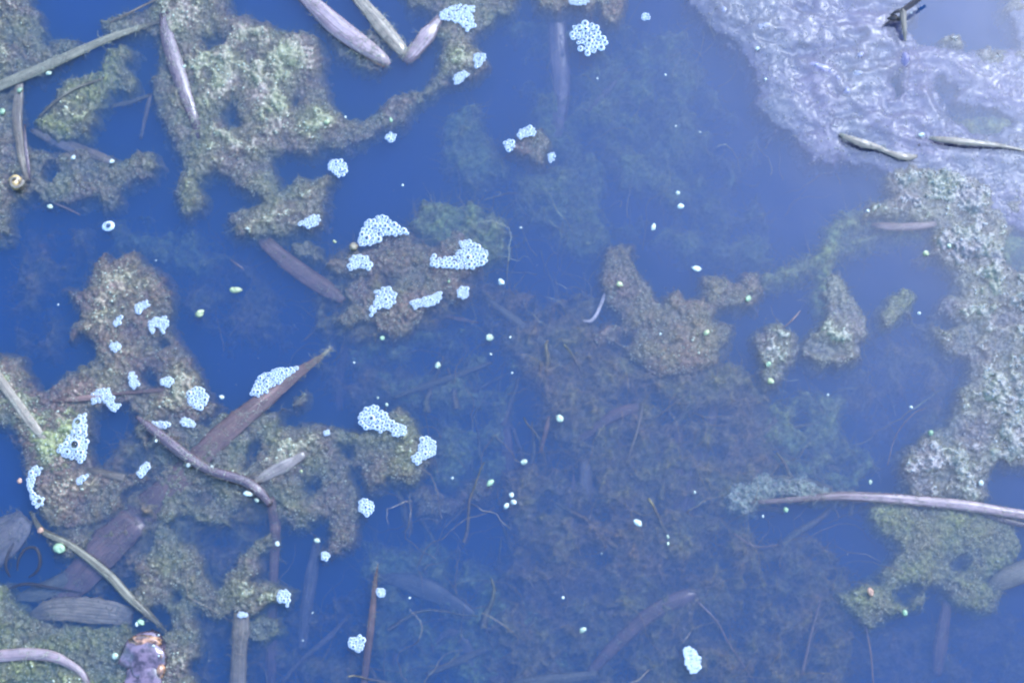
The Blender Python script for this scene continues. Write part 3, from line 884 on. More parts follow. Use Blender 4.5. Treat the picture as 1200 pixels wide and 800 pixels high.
blade('dead_reed', [(128, 27, 2.5, 2), (150, 16, 3.5, 3), (166, 8, 3.5, 3), (182, 0, 3, 3), (200, -12, 3, 2)], 'reed_tan', 'thin pale straw at the tip of the long olive reed', 'reed', flat=0.6, seed=7, group=GR)
blade('dead_reed', [(36, 152, -3, 6), (60, 163, -3, 12), (90, 175, -1.5, 14), (115, 183, 1.0, 12), (132, 190, 1.5, 8)], 'reed_grey', 'grey drowned reed running into the knob of the lower algae mat', 'reed', flat=0.25, seed=8, group=GR)
blade('dead_reed', [(45, 138, 1.5, 3), (65, 119, 3, 4), (90, 103, 3.5, 4), (122, 92, 2.5, 3)], 'reed_olive', 'thin olive stalk lying along the yellow green clump', 'reed', flat=0.6, seed=9, group=GR)
blade('dead_reed', [(130, 125, -8, 5), (155, 119, -7, 6), (174, 112, -6, 4)], 'reed_olive', 'short drowned stalk beside the largest mat at the left', 'reed', flat=0.4, seed=10, group=GR)
blade('dead_reed', [(176, 112, -7, 5), (171, 135, -9, 5), (165, 162, -13, 4)], 'reed_grey', 'drowned grey stalk hanging below the short one', 'reed', flat=0.4, seed=11, group=GR)
blade('dead_reed', [(335, -30, 2, 22), (362, 0, 3, 23), (392, 28, 4, 25), (415, 46, 5, 24), (435, 60, 5, 20), (450, 70, 4.5, 13), (456, 75, 4, 5)], 'reed_pink', 'broad pale blade with a rusty split tip at the top edge', 'reed', flat=0.16, arch=0.3, seed=12, group=GR)
blade('dead_reed', [(408, 50, 3.2, 1.5), (425, 63, 4.0, 4), (440, 73, 3.6, 4.5), (450, 78, 3.0, 3)], 'orange', 'rusty orange splinter along the tip of the broad pale blade', 'splinter', flat=0.4, seed=13)
blade('dead_reed', [(400, -40, 2, 14), (418, -5, 3, 16), (437, 18, 4, 18), (455, 40, 4, 19), (470, 58, 3.5, 17), (476, 67, 2.5, 10)], 'reed_tan', 'tan reed leaning to the bend of the pale broken one', 'reed', flat=0.25, arch=0.2, seed=14, group=GR)
blade('dead_reed', [(516, 20, 2.5, 10), (505, 35, 3, 18), (492, 52, 3, 22), (480, 65, 2.5, 20), (474, 71, 1.5, 12)], 'reed_pink', 'short pale broken reed meeting the tan one in a V', 'reed', flat=0.2, arch=0.2, seed=15, group=GR)
blade('dead_reed', [(985, 158, 2, 5), (998, 163, 4, 9), (1015, 169, 4, 10), (1030, 173, 3.2, 7), (1040, 178, 2.6, 6), (1060, 184, 2.5, 9), (1074, 183, 1, 4)], 'reed_tan', 'tan reed piece half wrapped in the slime film', 'reed', flat=0.5, seed=16, group=GR, lower=1.5)
blade('dead_reed', [(1090, 162, 2, 2), (1100, 163, 3.4, 7), (1130, 166, 4, 8), (1160, 169, 3.6, 6), (1180, 172, 2.6, 4), (1215, 180, 1, 3)], 'reed_tan', 'long tan reed edge in the film near the right side', 'reed', flat=0.5, seed=17, group=GR, lower=1.5)
blade('dead_reed', [(1023, 263, -1, 5), (1035, 265, 1, 9), (1060, 266, 1.5, 10), (1085, 264, 1.5, 9), (1096, 262, 1, 6)], 'reed_pink', 'short level pinkish reed tucked under the right hand bank', 'reed', flat=0.4, seed=18, group=GR)
blade('dead_reed', [(862, 590, -2, 2), (885, 588, 1, 4), (920, 586, 1.6, 6), (955, 583, 2, 8), (985, 581, 2.4, 11), (1030, 583, 2.6, 13), (1080, 587, 2.8, 13), (1130, 592, 3, 13), (1180, 600, 3, 12), (1250, 612, 3, 12)], 'reed_pink', 'long pink brown stem reaching in from the right edge', 'reed', flat=0.45, arch=0.2, seed=19, group=GR)
blade('dead_reed', [(1150, 600, 0, 6), (1180, 610, 0.6, 7), (1250, 625, 0, 7)], 'reed_purple', 'thin purple stem just below the long pink brown one', 'reed', flat=0.5, seed=20, group=GR)
blade('pointed_leaf', [(389, 407, 4, 0.5), (372, 421, 3.5, 7), (350, 436, 3.2, 14), (325, 455, 3.2, 20), (298, 478, 3.0, 24), (265, 505, 2.6, 28), (235, 535, 1.6, 29), (205, 565, 0.6, 32), (175, 592, -1.4, 35), (148, 618, -4, 38), (120, 645, -5, 40), (95, 675, -8, 34), (65, 705, -12, 24)], 'reed_red', 'large red brown pointed leaf rising out of the algae to a sharp tip', 'leaf', flat=0.05, arch=0.12, seed=21, ragged=0.05)
blade('dead_reed', [(160, 488, 1, 4), (175, 500, 3.5, 11), (195, 516, 5, 14), (218, 534, 5.5, 14), (242, 549, 5.5, 12), (262, 556, 5.5, 11), (285, 563, 5.2, 12), (303, 575, 4.5, 13), (316, 590, 2.5, 8)], 'reed_purple', 'glossy dark purple reed with bright glints crossing the lower left mats', 'reed', flat=0.45, arch=0.35, seed=22, group=GR, lower=2.0)
blade('dead_reed', [(316, 584, 1.0, 12), (322, 610, -2, 12), (322, 640, -8, 12), (320, 690, -14, 12), (318, 760, -22, 12), (316, 850, -26, 12)], 'reed_red', 'drowned red brown stalk dropping from the glossy purple reed', 'reed', flat=0.4, seed=23, group=GR)
blade('dead_reed', [(296, 566, 2.5, 6), (312, 557, 3.5, 14), (332, 546, 3.5, 15), (352, 535, 3, 13), (360, 529, 2, 6)], 'reed_grey', 'stubby grey brown reed beside the bend of the glossy purple one', 'reed', flat=0.4, arch=0.2, seed=24, group=GR)
blade('dead_reed', [(36, 600, 1.5, 4), (50, 622, 2.5, 8), (78, 636, 3, 9), (105, 655, 3.2, 10), (130, 676, 3, 11), (150, 698, 2.8, 11), (168, 714, 2.4, 10), (185, 730, 1.5, 6), (195, 740, 0, 3)], 'reed_olive', 'long tan and olive stem slanting down to the orange curled leaf', 'reed', flat=0.6, arch=0.1, seed=25, group=GR)
blade('dead_reed', [(-40, 395, 2, 12), (0, 446, 4, 12), (18, 470, 4.6, 12), (34, 492, 4.6, 12), (50, 512, 4, 9), (62, 527, 2.6, 4)], 'reed_tan', 'tan reed sloping down from the left edge onto the yellow hump', 'reed', flat=0.4, seed=26, group=GR)
blade('dead_reed', [(96, 548, 1, 4), (115, 553, 1.6, 8), (132, 557, 1.6, 9), (146, 560, 1, 8)], 'reed_tan', 'short tan reed end poking into the dark water hole', 'reed', flat=0.5, seed=27, group=GR)
blade('dead_reed', [(60, 470, 2.5, 3), (95, 467, 3.5, 7), (130, 462, 3.2, 5), (165, 459, 2, 5), (195, 456, 1.5, 5), (215, 453, 0, 2)], 'reed_red', 'thin level brown twig across the top of the dark water hole', 'twig', flat=0.6, seed=28)
blade('dead_reed', [(36, 722, -3, 10), (60, 714, 0.4, 25), (95, 714, 0.6, 29), (125, 717, 0.0, 27), (155, 722, -3, 20)], 'reed_tan', 'wide tan leaf blade lying level above the bottom left algae', 'leaf', flat=0.04, arch=0.05, seed=29, ragged=0.06)
blade('pointed_reed', [(443, 660, 4, 0.5), (440, 680, 3, 5), (437, 710, 2, 7.5), (434, 740, 1, 8), (429, 780, -1, 8), (422, 850, -4, 8)], 'reed_red', 'lone upright brown blade with a needle tip at the bottom edge', 'reed', flat=0.3, seed=30)
blade('dead_reed', [(283, 718, 1, 17), (282, 740, 0.5, 19), (280, 770, 0, 19), (277, 850, -3, 19)], 'reed_tan', 'square cut tan reed standing up from the bottom edge', 'reed', flat=0.25, seed=31, group=GR)
blade('drowned_twig', [(690, 790, -16, 11), (715, 762, -14, 13), (740, 738, -13, 15), (764, 718, -12, 17), (786, 706, -13, 18), (806, 699, -15, 18), (828, 694, -20, 12)], 'reed_red', 'thick drowned brown twig bending up from the bottom edge', 'twig', flat=0.2, seed=32)
blade('drowned_twig', [(643, 488, -1.5, 4), (639, 508, -1.5, 5.5), (633, 530, -3, 4)], 'reed_red', 'short red brown twig left of the squarish pale seed', 'twig', flat=0.6, seed=33)
blade('drowned_twig', [(753, 474, -7, 3), (748, 500, -6, 3.5), (741, 522, -6, 3), (733, 543, -9, 2)], 'reed_tan', 'fine tan drowned twig in the brown weed bed', 'twig', flat=0.8, seed=34)
blade('drowned_twig', [(755, 476, -12, 10), (725, 484, -12, 14), (700, 500, -14, 12), (675, 520, -18, 8)], 'reed_red', 'dim drowned blade slanting down left from the fine twig', 'twig', flat=0.3, seed=35)
for i, (u0, u1, v0, v1, z, wd, mt, lab) in enumerate([
        (795, 790, 500, 620, -20, 14, 'reed_red', 'left drowned reddish stem of the upright bundle in the weed bed'),
        (840, 798, 470, 640, -22, 16, 'reed_red', 'broad drowned reddish stem at the right of the upright bundle'),
        (812, 792, 540, 650, -17, 5, 'reed_pink', 'thin drowned stem between the two of the upright bundle'),
        (684, 688, 540, 588, -17, 16, 'reed_grey', 'short broad grey drowned stump in the lower middle'),
        (672, 668, 555, 605, -16, 4, 'reed_pink', 'hair thin drowned stem left of the grey stump'),
        (655, 652, -20, 165, -26, 22, 'reed_pink', 'broad pink drowned stalk dropping from the top edge'),
        (590, 598, 470, 600, -26, 13, 'reed_red', 'dim reddish drowned stem above the three clustered seeds'),
        (372, 354, 630, 760, -22, 14, 'reed_grey', 'dim grey drowned stalk under the lower end of the holed mat'),
        (405, 398, 380, 480, -32, 12, 'reed_red', 'dim red drowned stalk below the tip of the pointed leaf'),
        (1110, 1098, 705, 790, -18, 16, 'reed_red', 'dim red drowned stump near the bottom right corner'),
        (705, 690, 330, 400, -30, 8, 'reed_grey', 'dim grey drowned stem behind the white root'),
        (600, 700, 800, 790, -12, 12, 'reed_olive', 'level drowned olive reed along the bottom edge'),
        (462, 575, 466, 425, -14, 7, 'reed_olive', 'faint olive drowned stalk slanting up to a pale seed'),
        (570, 660, 350, 420, -15, 9, 'reed_olive', 'drowned olive branch slanting down from the white capped stub'),
        (500, 570, 790, 760, -16, 9, 'reed_olive', 'faint olive drowned reed at the bottom left of the weed tangle'),
        (690, 735, 130, 80, -22, 7, 'reed_grey', 'ghostly grey stem slanting under the biggest top foam patch'),
        (505, 560, 366, 378, -15, 5, 'reed_red', 'thin reddish drowned twig right of the foam island'),
        (330, 410, 800, 720, -20, 6, 'reed_grey', 'faint grey drowned twig left of the needle tipped blade')]):
    rs = np.random.RandomState(i)
    pts = [(u0 + (u1 - u0) * t + rs.normal(0, 2) * (0 < t < 1), v0 + (v1 - v0) * t, z - 3 * t, wd * (0.9 + 0.2 * rs.rand()) * (0.6 if t in (0, 1) else 1)) for t in (0, .33, .66, 1)]
    blade('drowned_stalk', pts, mt, lab, 'stem', flat=0.4, seed=60 + i, group='drowned stems')
blade('drowned_leaf', [(296, 262, 0, 8), (310, 282, -3, 16), (335, 305, -5, 20), (362, 325, -6, 22), (388, 342, -5, 20), (402, 352, -4, 8)], 'reed_red', 'red brown drowned blade running down to the foam ringed island', 'leaf', flat=0.12, seed=36)
blade('drowned_leaf', [(440, 676, -24, 8), (480, 682, -24, 18), (520, 700, -25, 20), (550, 720, -26, 14), (575, 740, -28, 6)], 'reed_olive', 'dim olive drowned blade right of the needle tipped blade', 'leaf', flat=0.12, seed=37)
blade('drowned_leaf', [(505, 760, -25, 4), (530, 740, -24, 8), (552, 772, -24, 14), (556, 850, -24, 14)], 'reed_grey', 'grey drowned bent leaf at the bottom edge', 'leaf', flat=0.15, seed=38)
blade('drowned_leaf', [(-30, 665, -3, 40), (0, 634, -1.5, 48), (18, 618, -1.5, 42), (30, 606, -2, 24)], 'reed_grey', 'smooth grey rounded leaf at the left edge above the black loops', 'leaf', flat=0.06, arch=0.15, seed=39)
blade('drowned_leaf', [(20, 700, -12, 8), (45, 694, -10, 20), (70, 684, -9, 22), (100, 668, -10, 14)], 'reed_olive', 'drowned broad leaf under the long tan stem', 'leaf', flat=0.08, seed=40)
blade('dead_leaf', [(-50, 768, 3, 12), (0, 768, 4, 13), (30, 766, 4.5, 14), (58, 768, 4.5, 13), (80, 777, 4, 10), (100, 795, 3, 8), (110, 840, 2, 6)], 'reed_pink', 'pinkish arching leaf edge in the bottom left corner', 'leaf', flat=0.3, arch=0.3, seed=41)
blade('drowned_leaf', [(1160, 690, -2, 10), (1175, 680, -1, 20), (1210, 665, -1, 26), (1250, 650, -1, 24)], 'reed_olive', 'streaky olive drowned leaf at the right edge below the pale mat', 'leaf', flat=0.1, seed=42)
for i, pts in enumerate([[(16, 636, 0, 2.5), (9, 650, 1.5, 3.5), (7, 664, 1.5, 3.5), (12, 676, 0, 2)], [(20, 668, 0, 2), (22, 655, 1, 3), (30, 643, 1.5, 3.5), (42, 642, 1.5, 3.5), (47, 655, 1.5, 4), (44, 668, 1, 3.5), (34, 676, 0, 2)], [(8, 690, -1, 3), (30, 684, 1, 4), (60, 688, 0.5, 3), (95, 694, -2, 2)]]):
    blade('curled_rootlet', pts, 'dark', ['left black curl beside the grey rounded leaf', 'larger black curled loop right of the small one', 'thin dark rootlet lying level under the two black loops'][i], 'root', flat=0.8, seed=80 + i)
blade('white_root', [(709, 342, -3, 2), (706, 352, -1.5, 4), (702, 362, 0.5, 4.5), (698, 370, 1, 4), (692, 376, 1, 3.6), (684, 376, 1, 2.6)], 'root', 'white hooked root hanging off the feathery brown raft', 'root', flat=0.8, seed=43)
for i, (pts, lab) in enumerate([([(818, 705, -7, 2), (840, 728, -7, 2), (855, 755, -7, 2), (872, 780, -8, 1.5), (890, 810, -10, 1)], 'hair thin pink root curving to the bottom edge'),
                                ([(1012, 725, -2, 3), (1017, 745, -3, 2.5), (1021, 770, -4, 2.2), (1024, 810, -6, 2)], 'thin root hanging below the pale green mat'),
                                ([(860, 625, -7, 2), (885, 640, -7, 2), (912, 638, -8, 1.5)], 'faint curved root under the crusted stem end'),
                                ([(1040, 545, -1, 1), (1050, 510, -1, 1.2), (1070, 485, 0, 1.2), (1085, 478, 0, 1)], 'fine straight hair left of the right hand bank'),
                                ([(940, 790, -8, 3), (950, 745, -8, 3), (962, 700, -10, 2)], 'faint upright root left of the corner weed'),
                                ([(63, 238, 0.4, 1.5), (78, 244, 0.6, 2.6), (94, 252, 0.2, 1.5)], 'short straw off the lower left end of the knobbed mat'),
                                ([(270, 304, -2, 1.5), (278, 310, -1.5, 3), (286, 316, -2, 1.5)], 'tiny olive straw in the dark water left of the drowned blade'),
                                ([(917, 385, 1, 1), (925, 378, 3, 2), (932, 371, 4, 2), (938, 364, 5, 1)], 'tiny twig sticking up from the shiny lumpy knob')]):
    blade('rootlet', pts, 'root_tan', lab, 'root', flat=0.8, seed=90 + i)

# dark forked twig, top right
tw = bpy.data.objects.new('forked_twig', None)
COL.objects.link(tw)
tag(tw, 'dark forked twig standing out of the slime film by the top right pool', 'twig')
blade('stem', [(1100, -20, 16, 4), (1078, -2, 12, 6), (1064, 8, 9, 7), (1056, 13, 8, 7)], 'dark', flat=0.8, seed=44, parent=tw)
blade('prong', [(1058, 12, 8, 5), (1050, 14, 7, 4.5), (1044, 18, 5, 3)], 'dark', flat=0.8, seed=45, parent=tw)
blade('prong', [(1058, 12, 8, 8), (1059, 24, 6.5, 8), (1060, 36, 4.5, 6), (1061, 48, 1.5, 3)], 'reed_tan', flat=0.6, seed=46, parent=tw)
blade('bud', [(1040, 22, 2.8, 2), (1047, 21, 4.5, 7), (1053, 22, 3.5, 5)], 'dark', flat=0.8, seed=47, parent=tw)
blade('prong', [(1044, 24, 3, 2), (1038, 28, 2, 1.6), (1034, 31, 1, 1)], 'dark', flat=0.8, seed=48, parent=tw)

# orange curled leaf at the bottom
GLINTS = []  # small white lumps that imitate wet highlights on the curled leaf
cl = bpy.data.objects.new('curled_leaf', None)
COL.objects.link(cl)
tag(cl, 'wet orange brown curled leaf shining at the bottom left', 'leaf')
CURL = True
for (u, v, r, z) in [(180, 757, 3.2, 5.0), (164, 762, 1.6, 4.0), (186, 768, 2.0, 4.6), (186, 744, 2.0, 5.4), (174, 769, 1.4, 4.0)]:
    GLINTS.append((u, v, r, z))


# ---- uncountable tangles and silt ------------------------------------------------------------
def strands(poly, n, seed, mat, lab, zr, ang=1.57, spread=0.7, ln=(50, 150), rad=(0.00018, 0.00038), wig=2.2):
    rs = np.random.RandomState(seed)
    xs = [p[0] for p in poly]
    ys = [p[1] for p in poly]
    u = rs.uniform(min(xs), max(xs), n * 4)
    v = rs.uniform(min(ys), max(ys), n * 4)
    k = sdist(u, v, poly) > 0
    u, v = u[k][:n], v[k][:n]
    z = rs.uniform(zr[0], zr[1], len(u)) * 0.001
    X, Y, _ = at(u, v, z)
    a = ang + rs.normal(0, spread, len(u))
    dr = np.stack([np.cos(a), np.sin(a), rs.uniform(-0.08, 0.08, len(u))], -1)
    o = tubes('weed_strands', np.stack([X, Y, z], -1), dr, rs.uniform(*ln, len(u)) * PX, rs.uniform(*rad, len(u)), M[mat], None, rs, segs=12, sides=4, wig=wig)
    tag(o, lab)
    return o


strands([(480, 430), (900, 430), (1000, 560), (980, 850), (440, 850), (450, 620)], 200, 1, 'fibre_brown', 'brown tangle of fine drowned strands in the lower middle', (-19, -6))
strands([(480, 430), (900, 430), (1000, 560), (980, 850), (440, 850), (450, 620)], 70, 2, 'weed', 'broad drowned weed ribbons in the lower middle', (-19, -9), 1.75, 0.6, (50, 150), (0.0012, 0.0034), 1.0)
strands([(520, 200), (700, 180), (760, 300), (700, 430), (540, 420), (560, 300)], 60, 3, 'fibre', 'pale fine drowned strands in the water right of the foam island', (-20, -9))
strands([(230, 260), (420, 300), (560, 420), (420, 470), (200, 400)], 30, 4, 'fibre_brown', 'sparse drowned strands in the dark water left of the middle', (-20, -10))
strands([(560, 30), (860, 30), (1000, 200), (900, 320), (700, 250)], 40, 5, 'fibre', 'ghostly drowned strands under the wide open water', (-20, -9))
strands([(230, 620), (430, 650), (430, 850), (240, 850)], 25, 6, 'fibre_brown', 'faint drowned strands near the square cut reed', (-18, -9))
strands([(900, 440), (1120, 420), (1040, 570), (920, 560)], 18, 7, 'fibre', 'faint drowned strands in the dark right hand water', (-18, -11))
rs_ = np.random.RandomState(99)
nn = 2600
uu, vv = rs_.uniform(-10, 1210, nn), rs_.uniform(-10, 810, nn)
zz_ = -rs_.uniform(0.0, 1, nn) ** 1.5 * 0.016
XX, YY, _ = at(uu, vv, zz_)
tag(grains('suspended_silt', np.stack([XX, YY, zz_], -1), rs_.uniform(0, 1, nn) ** 3 * 0.00035 + 0.0001, M['grain_pale'], None, rs_), 'fine pale silt and dust hanging in the water')

# ---- lumps: seeds, shells, crumbs, painted glints --------------------------------------------------------
ICO = None
def lump(name, u, v, r, mat, label, cat, z=None, group=None, st=1.0, ang=0.0, hf=0.7, seed=0, parent=None, lob=0.5):
    global ICO
    if ICO is None:
        import bmesh
        bm = bmesh.new()
        bmesh.ops.create_icosphere(bm, subdivisions=3, radius=1.0)
        ICO = (np.array([vv.co[:] for vv in bm.verts]), np.array([[q.index for q in f.verts] for f in bm.faces]))
        bm.free()
    V, F = ICO
    rs = np.random.RandomState(seed + int(u * 7 + v))
    k = np.ones(len(V))
    for _ in range(5):
        dd = rs.normal(0, 1, 3)
        dd /= np.linalg.norm(dd)
        k += lob * rs.uniform(-1, 1) * np.clip(V @ dd, 0, 1) ** 2
    W = V * k[:, None] * np.array([st, 1, hf])
    W = W * (1 + 0.30 * (vn(V[:, 0] + V[:, 2] * 1.7, V[:, 1] - V[:, 2], 0.45, seed + 3) - 0.5) * 2)[:, None]
    c, s = math.cos(ang), math.sin(ang)
    W = np.stack([W[:, 0] * c - W[:, 1] * s, W[:, 0] * s + W[:, 1] * c, W[:, 2]], -1) * r * PX
    zz = top_at(u, v) + r * PX * hf * 0.35 if z is None else z * 0.001
    p = P(u, v, zz)
    o = mesh_np(name, W, F, M[mat], parent)
    o.location = p
    if label:
        tag(o, label, cat, group)
    return o


SEEDS = [
    (815, 315, 5.0, 'seed_white', 1.5, -0.1, 'oval white green seed alone above the feathery raft'),
    (573, 396, 5.0, 'seed', 1.1, 0, 'round pale green seed below the foam island'),
    (513, 428, 5.0, 'seed', 0.8, 0, 'pear shaped pale seed at the end of the olive drowned stalk'),
    (656, 490, 5.5, 'seed', 1.2, -.6, 'squarish pale seed beside the short red brown twig'),
    (614, 541, 3.6, 'seed', 1.2, -.4, 'small pale seed left above the clustered ones'),
    (600, 580, 4.0, 'seed_white', 0.8, 0, 'top seed of the white cluster in the lower middle'),
    (602, 588, 3.6, 'seed_white', 1.1, 0, 'right seed of the white cluster in the lower middle'),
    (594, 592, 3.4, 'seed_white', 1.3, .6, 'left low seed of the white cluster in the lower middle'),
    (574, 567, 4.0, 'seed_green', 1.5, .7, 'small bright green leaf fragment at the end of the brown roll'),
    (748, 613, 4.6, 'seed_white', 1.5, -.8, 'bright wedge shaped seed in the brown weed'),
    (783, 629, 3.6, 'seed', 0.8, .3, 'pale green seed right of the bright wedge shaped one'),
    (783, 637, 2.6, 'seed', 0.8, 0, 'tiny seed touching the pale one by the bright wedge'),
    (683, 738, 3.4, 'seed', 1.4, .4, 'dull pale seed near the bottom left of the thick twig'),
    (276, 339, 4.5, 'seed_dull', 1.9, -.25, 'flat yellowish seed in the dark water left of the drowned blade'),
    (234, 367, 4.2, 'seed_dull', 1.5, .5, 'oblong yellowish seed right of the tall brown mat'),
    (794, 226, 3.6, 'seed_white', 1.0, 0, 'round white seed in the open water below the top right'),
    (797, 242, 4.4, 'seed_white', 1.3, 0, 'three cornered white seed below the round one'),
    (766, 266, 3.2, 'seed_white', 2.0, 1.3, 'narrow upright white seed left of the three cornered one'),
    (586, 330, 4.6, 'seed_white', 1.2, 0, 'white cap floating right of the foam island'),
    (453, 474, 2.4, 'seed', 1.0, 1.4, 'upper pale seed above the bubble foam of the holed mat'),
    (443, 466, 1.8, 'seed', 1.0, 0, 'tiny pale seed above the upper one by the foam'),
    (260, 465, 3.2, 'seed_white', 1.2, 0, 'little yellowish white seed right of the round foam button'),
    (325, 637, 3.8, 'seed_white', 1.0, 0, 'white round seed beside the drowned red stalk'),
    (371, 633, 4.2, 'seed', 1.3, 0, 'pale green seed in the notch of the holed mat'),
    (353, 552, 2.6, 'seed_dull', 0.7, 0, 'yellowish seed set in the holed olive mat'),
    (3, 131, 5.0, 'seed_green', 0.9, 0, 'bright green leaf bit at the left edge'),
    (23, 106, 3.6, 'seed_green', 1.2, 0, 'green bit where the two left reeds cross'),
    (57, 86, 4.0, 'seed', 1.2, .5, 'pale green bit under the long olive reed'),
    (147, 39, 3.2, 'seed', 1.0, 0, 'pale green bit on the thin end of the long olive reed'),
    (86, 184, 3.2, 'seed_white', 1.0, 0, 'white bead on the grey drowned reed'),
    (131, 189, 3.0, 'seed_white', 1.0, 0, 'white bead at the end of the grey drowned reed'),
    (59, 242, 3.8, 'seed', 1.0, 0, 'pale green seed at the lower rim of the knobbed mat'),
    (216, 78, 3.0, 'seed', 1.0, 0, 'green bead on the dark purple blade'),
    (383, 143, 4.6, 'seed_dull', 1.0, 0, 'yellow crumb on the tip of the largest mat'),
    (458, 141, 3.2, 'seed_green', 0.9, 0, 'green bead on the arm of the largest mat'),
    (526, 330, 3.0, 'seed_green', 0.6, 0, 'green bead in the foam ringed island'),
    (448, 396, 3.6, 'seed_green', 1.0, 0, 'green bit at the lower tip of the foam ringed island'),
    (774, 391, 2.4, 'seed_white', 0.8, 0, 'white bead on the feathery brown raft'),
    (828, 390, 3.6, 'seed_dull', 1.2, .6, 'yellowish seed on the right part of the feathery raft'),
    (726, 333, 4.6, 'seed_dull', 1.1, 0, 'yellow green knob on the upper feathery raft'),
    (876, 350, 4.2, 'seed_green', 1.0, 0, 'bright green knob at the right tip of the feathery raft'),
    (901, 426, 4.2, 'seed_green', 1.1, 0, 'green knob on the shiny lumpy knob'),
    (903, 447, 4.6, 'seed_dull', 1.1, 0, 'yellowish knob under the shiny lumpy knob'),
    (1112, 288, 4.6, 'seed', 1.0, 0, 'mint green bead on the right hand bank'),
    (1017, 247, 2.8, 'seed_white', 1.0, 0, 'white bead at the left tip of the right hand bank'),
    (1085, 297, 4.2, 'seed_dull', 1.1, 0, 'brownish yellow crumb left of the mint green bead'),
    (888, 57, 3.4, 'seed_white', 1.1, 0, 'white bead on the slime film near its left rim'),
    (897, 93, 2.4, 'seed_white', 0.8, 0, 'small white bead at the left rim of the slime film'),
    (1080, 158, 3.6, 'seed_white', 1.4, 0, 'white bead left of the long tan reed edge'),
    (1077, 170, 1.8, 'dark', 1.0, 0, 'tiny black crumb left of the long tan reed edge'),
    (1077, 367, 3.0, 'seed_white', 1.0, 0, 'white bead under the brown arm of the right bank'),
    (1092, 507, 4.2, 'seed_green', 0.8, 0, 'yellow green bit on the lower left of the right bank'),
    (1150, 566, 4.0, 'seed_white', 1.0, 0, 'white bead on the lower right bank'),
    (921, 597, 3.4, 'seed_green', 1.1, 0, 'green bead under the crusted stem end'),
    (894, 605, 2.4, 'seed_white', 0.7, 0, 'white bead under the crusted stem end'),
    (1020, 565, 3.4, 'seed', 0.8, 0, 'pale green bead standing above the long pink stem'),
    (814, 577, 2.4, 'seed_white', 1.0, 0, 'white bead in open water left of the crusted stem end'),
    (1061, 718, 5.0, 'seed_green', 0.7, .3, 'bright green leaf bit under the hole of the pale mat'),
    (1020, 693, 4.4, 'seed_orange', 0.9, 0, 'pinkish orange crumb on the pale green mat'),
    (69, 642, 6.5, 'seed_green', 1.1, 0, 'bright green leaf on the long tan and olive stem'),
    (47, 621, 4.0, 'seed_orange', 1.2, 0, 'orange crumb at the upper end of the long tan stem'),
    (165, 729, 5.0, 'seed_green', 1.3, 0, 'green leaf bit above the orange curled leaf'),
    (135, 769, 5.0, 'seed', 1.0, 0, 'mint green bit left of the orange curled leaf'),
    (160, 731, 2.6, 'seed_white', 1.0, 0, 'white bead left of the green bit above the curled leaf'),
    (221, 545, 3.6, 'seed_white', 1.1, 0, 'white glinting bead on the glossy purple reed'),  # white lumps on this reed stand in for its wet glints
    (248, 547, 2.8, 'seed_white', 0.9, 0, 'second white bead right of the glinting one on the purple reed'),
    (183, 516, 2.4, 'seed_white', 0.9, 0, 'white bead at the upper end of the glossy purple reed'),
    (290, 578, 3.2, 'seed_white', 2.0, -.4, 'white sliver on the bend of the glossy purple reed'),
    (301, 586, 2.6, 'seed', 1.2, -.5, 'yellowish sliver beside the white one on the purple reed'),
    (23, 564, 3.4, 'seed_orange', 1.0, 0, 'orange bead in the dark water at the left edge'),
    (392, 283, 2.4, 'seed_dull', 1.0, 0, 'dull speck left of the biggest foam dome'),
    (414, 289, 7.0, 'algae_brown', 1.1, 0, 'round brown algae ball under the biggest foam dome'),
]
for i, (u, v, r, mt, stt, an, lab) in enumerate(SEEDS):
    cat = 'leaf bit' if 'leaf' in lab.split(' ')[1:4] else ('crumb' if 'crumb' in lab else ('bead' if 'bead' in lab else 'seed'))
    z = None
    if 'curled leaf' in lab and 'drop' in lab:
        z = 6.5
    if 'purple reed' in lab:
        z = 4.4
    lump('floating_' + ('seed' if cat == 'seed' else cat.replace(' ', '_')), u, v, r * 0.7, mt, lab, cat, z, st=stt, ang=an, seed=i)

for (nm, u, v, r, m_, st_, an, hf, z, sd) in [
        ('leaf_body', 170, 768, 23, 'plum', 0.98, 0.1, 0.22, -0.6, 3), ('leaf_body', 168, 797, 22, 'plum', 1.0, 0.0, 0.2, -0.6, 4),
        ('leaf_fold', 168, 750, 8, 'amber', 2.3, -0.1, 0.45, 0.8, 6),
        ('leaf_rim', 189, 768, 6, 'amber', 0.75, 0.1, 0.6, 0.6, 7), ('leaf_rim', 189, 785, 7, 'amber', 0.6, 0.0, 0.6, 0.2, 8)]:
    lump(nm, u, v, r, 'plum' if m_ == 'dark_plum' else m_, None, None, z=z, st=st_, ang=an, hf=hf, seed=sd, parent=cl, lob=0.3)
for (u, v, r, z) in GLINTS:
    lump('painted_glint', u, v, r * 0.55, 'seed_white', None, None, z=z - 2.2, seed=9, parent=cl)  # highlight modelled as a whitish lump

# snail like ochre ring at the left
sn = lump('snail_shell', 18, 213, 8, 'shell', 'ochre and white snail shell at the foot of the upright tan reed', 'shell', z=3.0, st=0.9, seed=5, lob=0.4)
th = np.linspace(0, 5.2, 26)
pts = [(18 + (9 - 1.2 * t) * math.cos(t), 212 + (8.5 - 1.1 * t) * math.sin(t), 4 + 0.7 * t, 5 - 0.6 * t) for t in th[::3]]
rp = blade('shell_whorl', pts, 'reed_tan', flat=0.9, seed=53, parent=sn)
rp.data.transform(Matrix.Translation(-sn.location))

# ---- foam ---------------------------------------------------------------------------------
def inside(u, v, poly):
    return float(sdist(np.array([u]), np.array([v]), poly)[0])


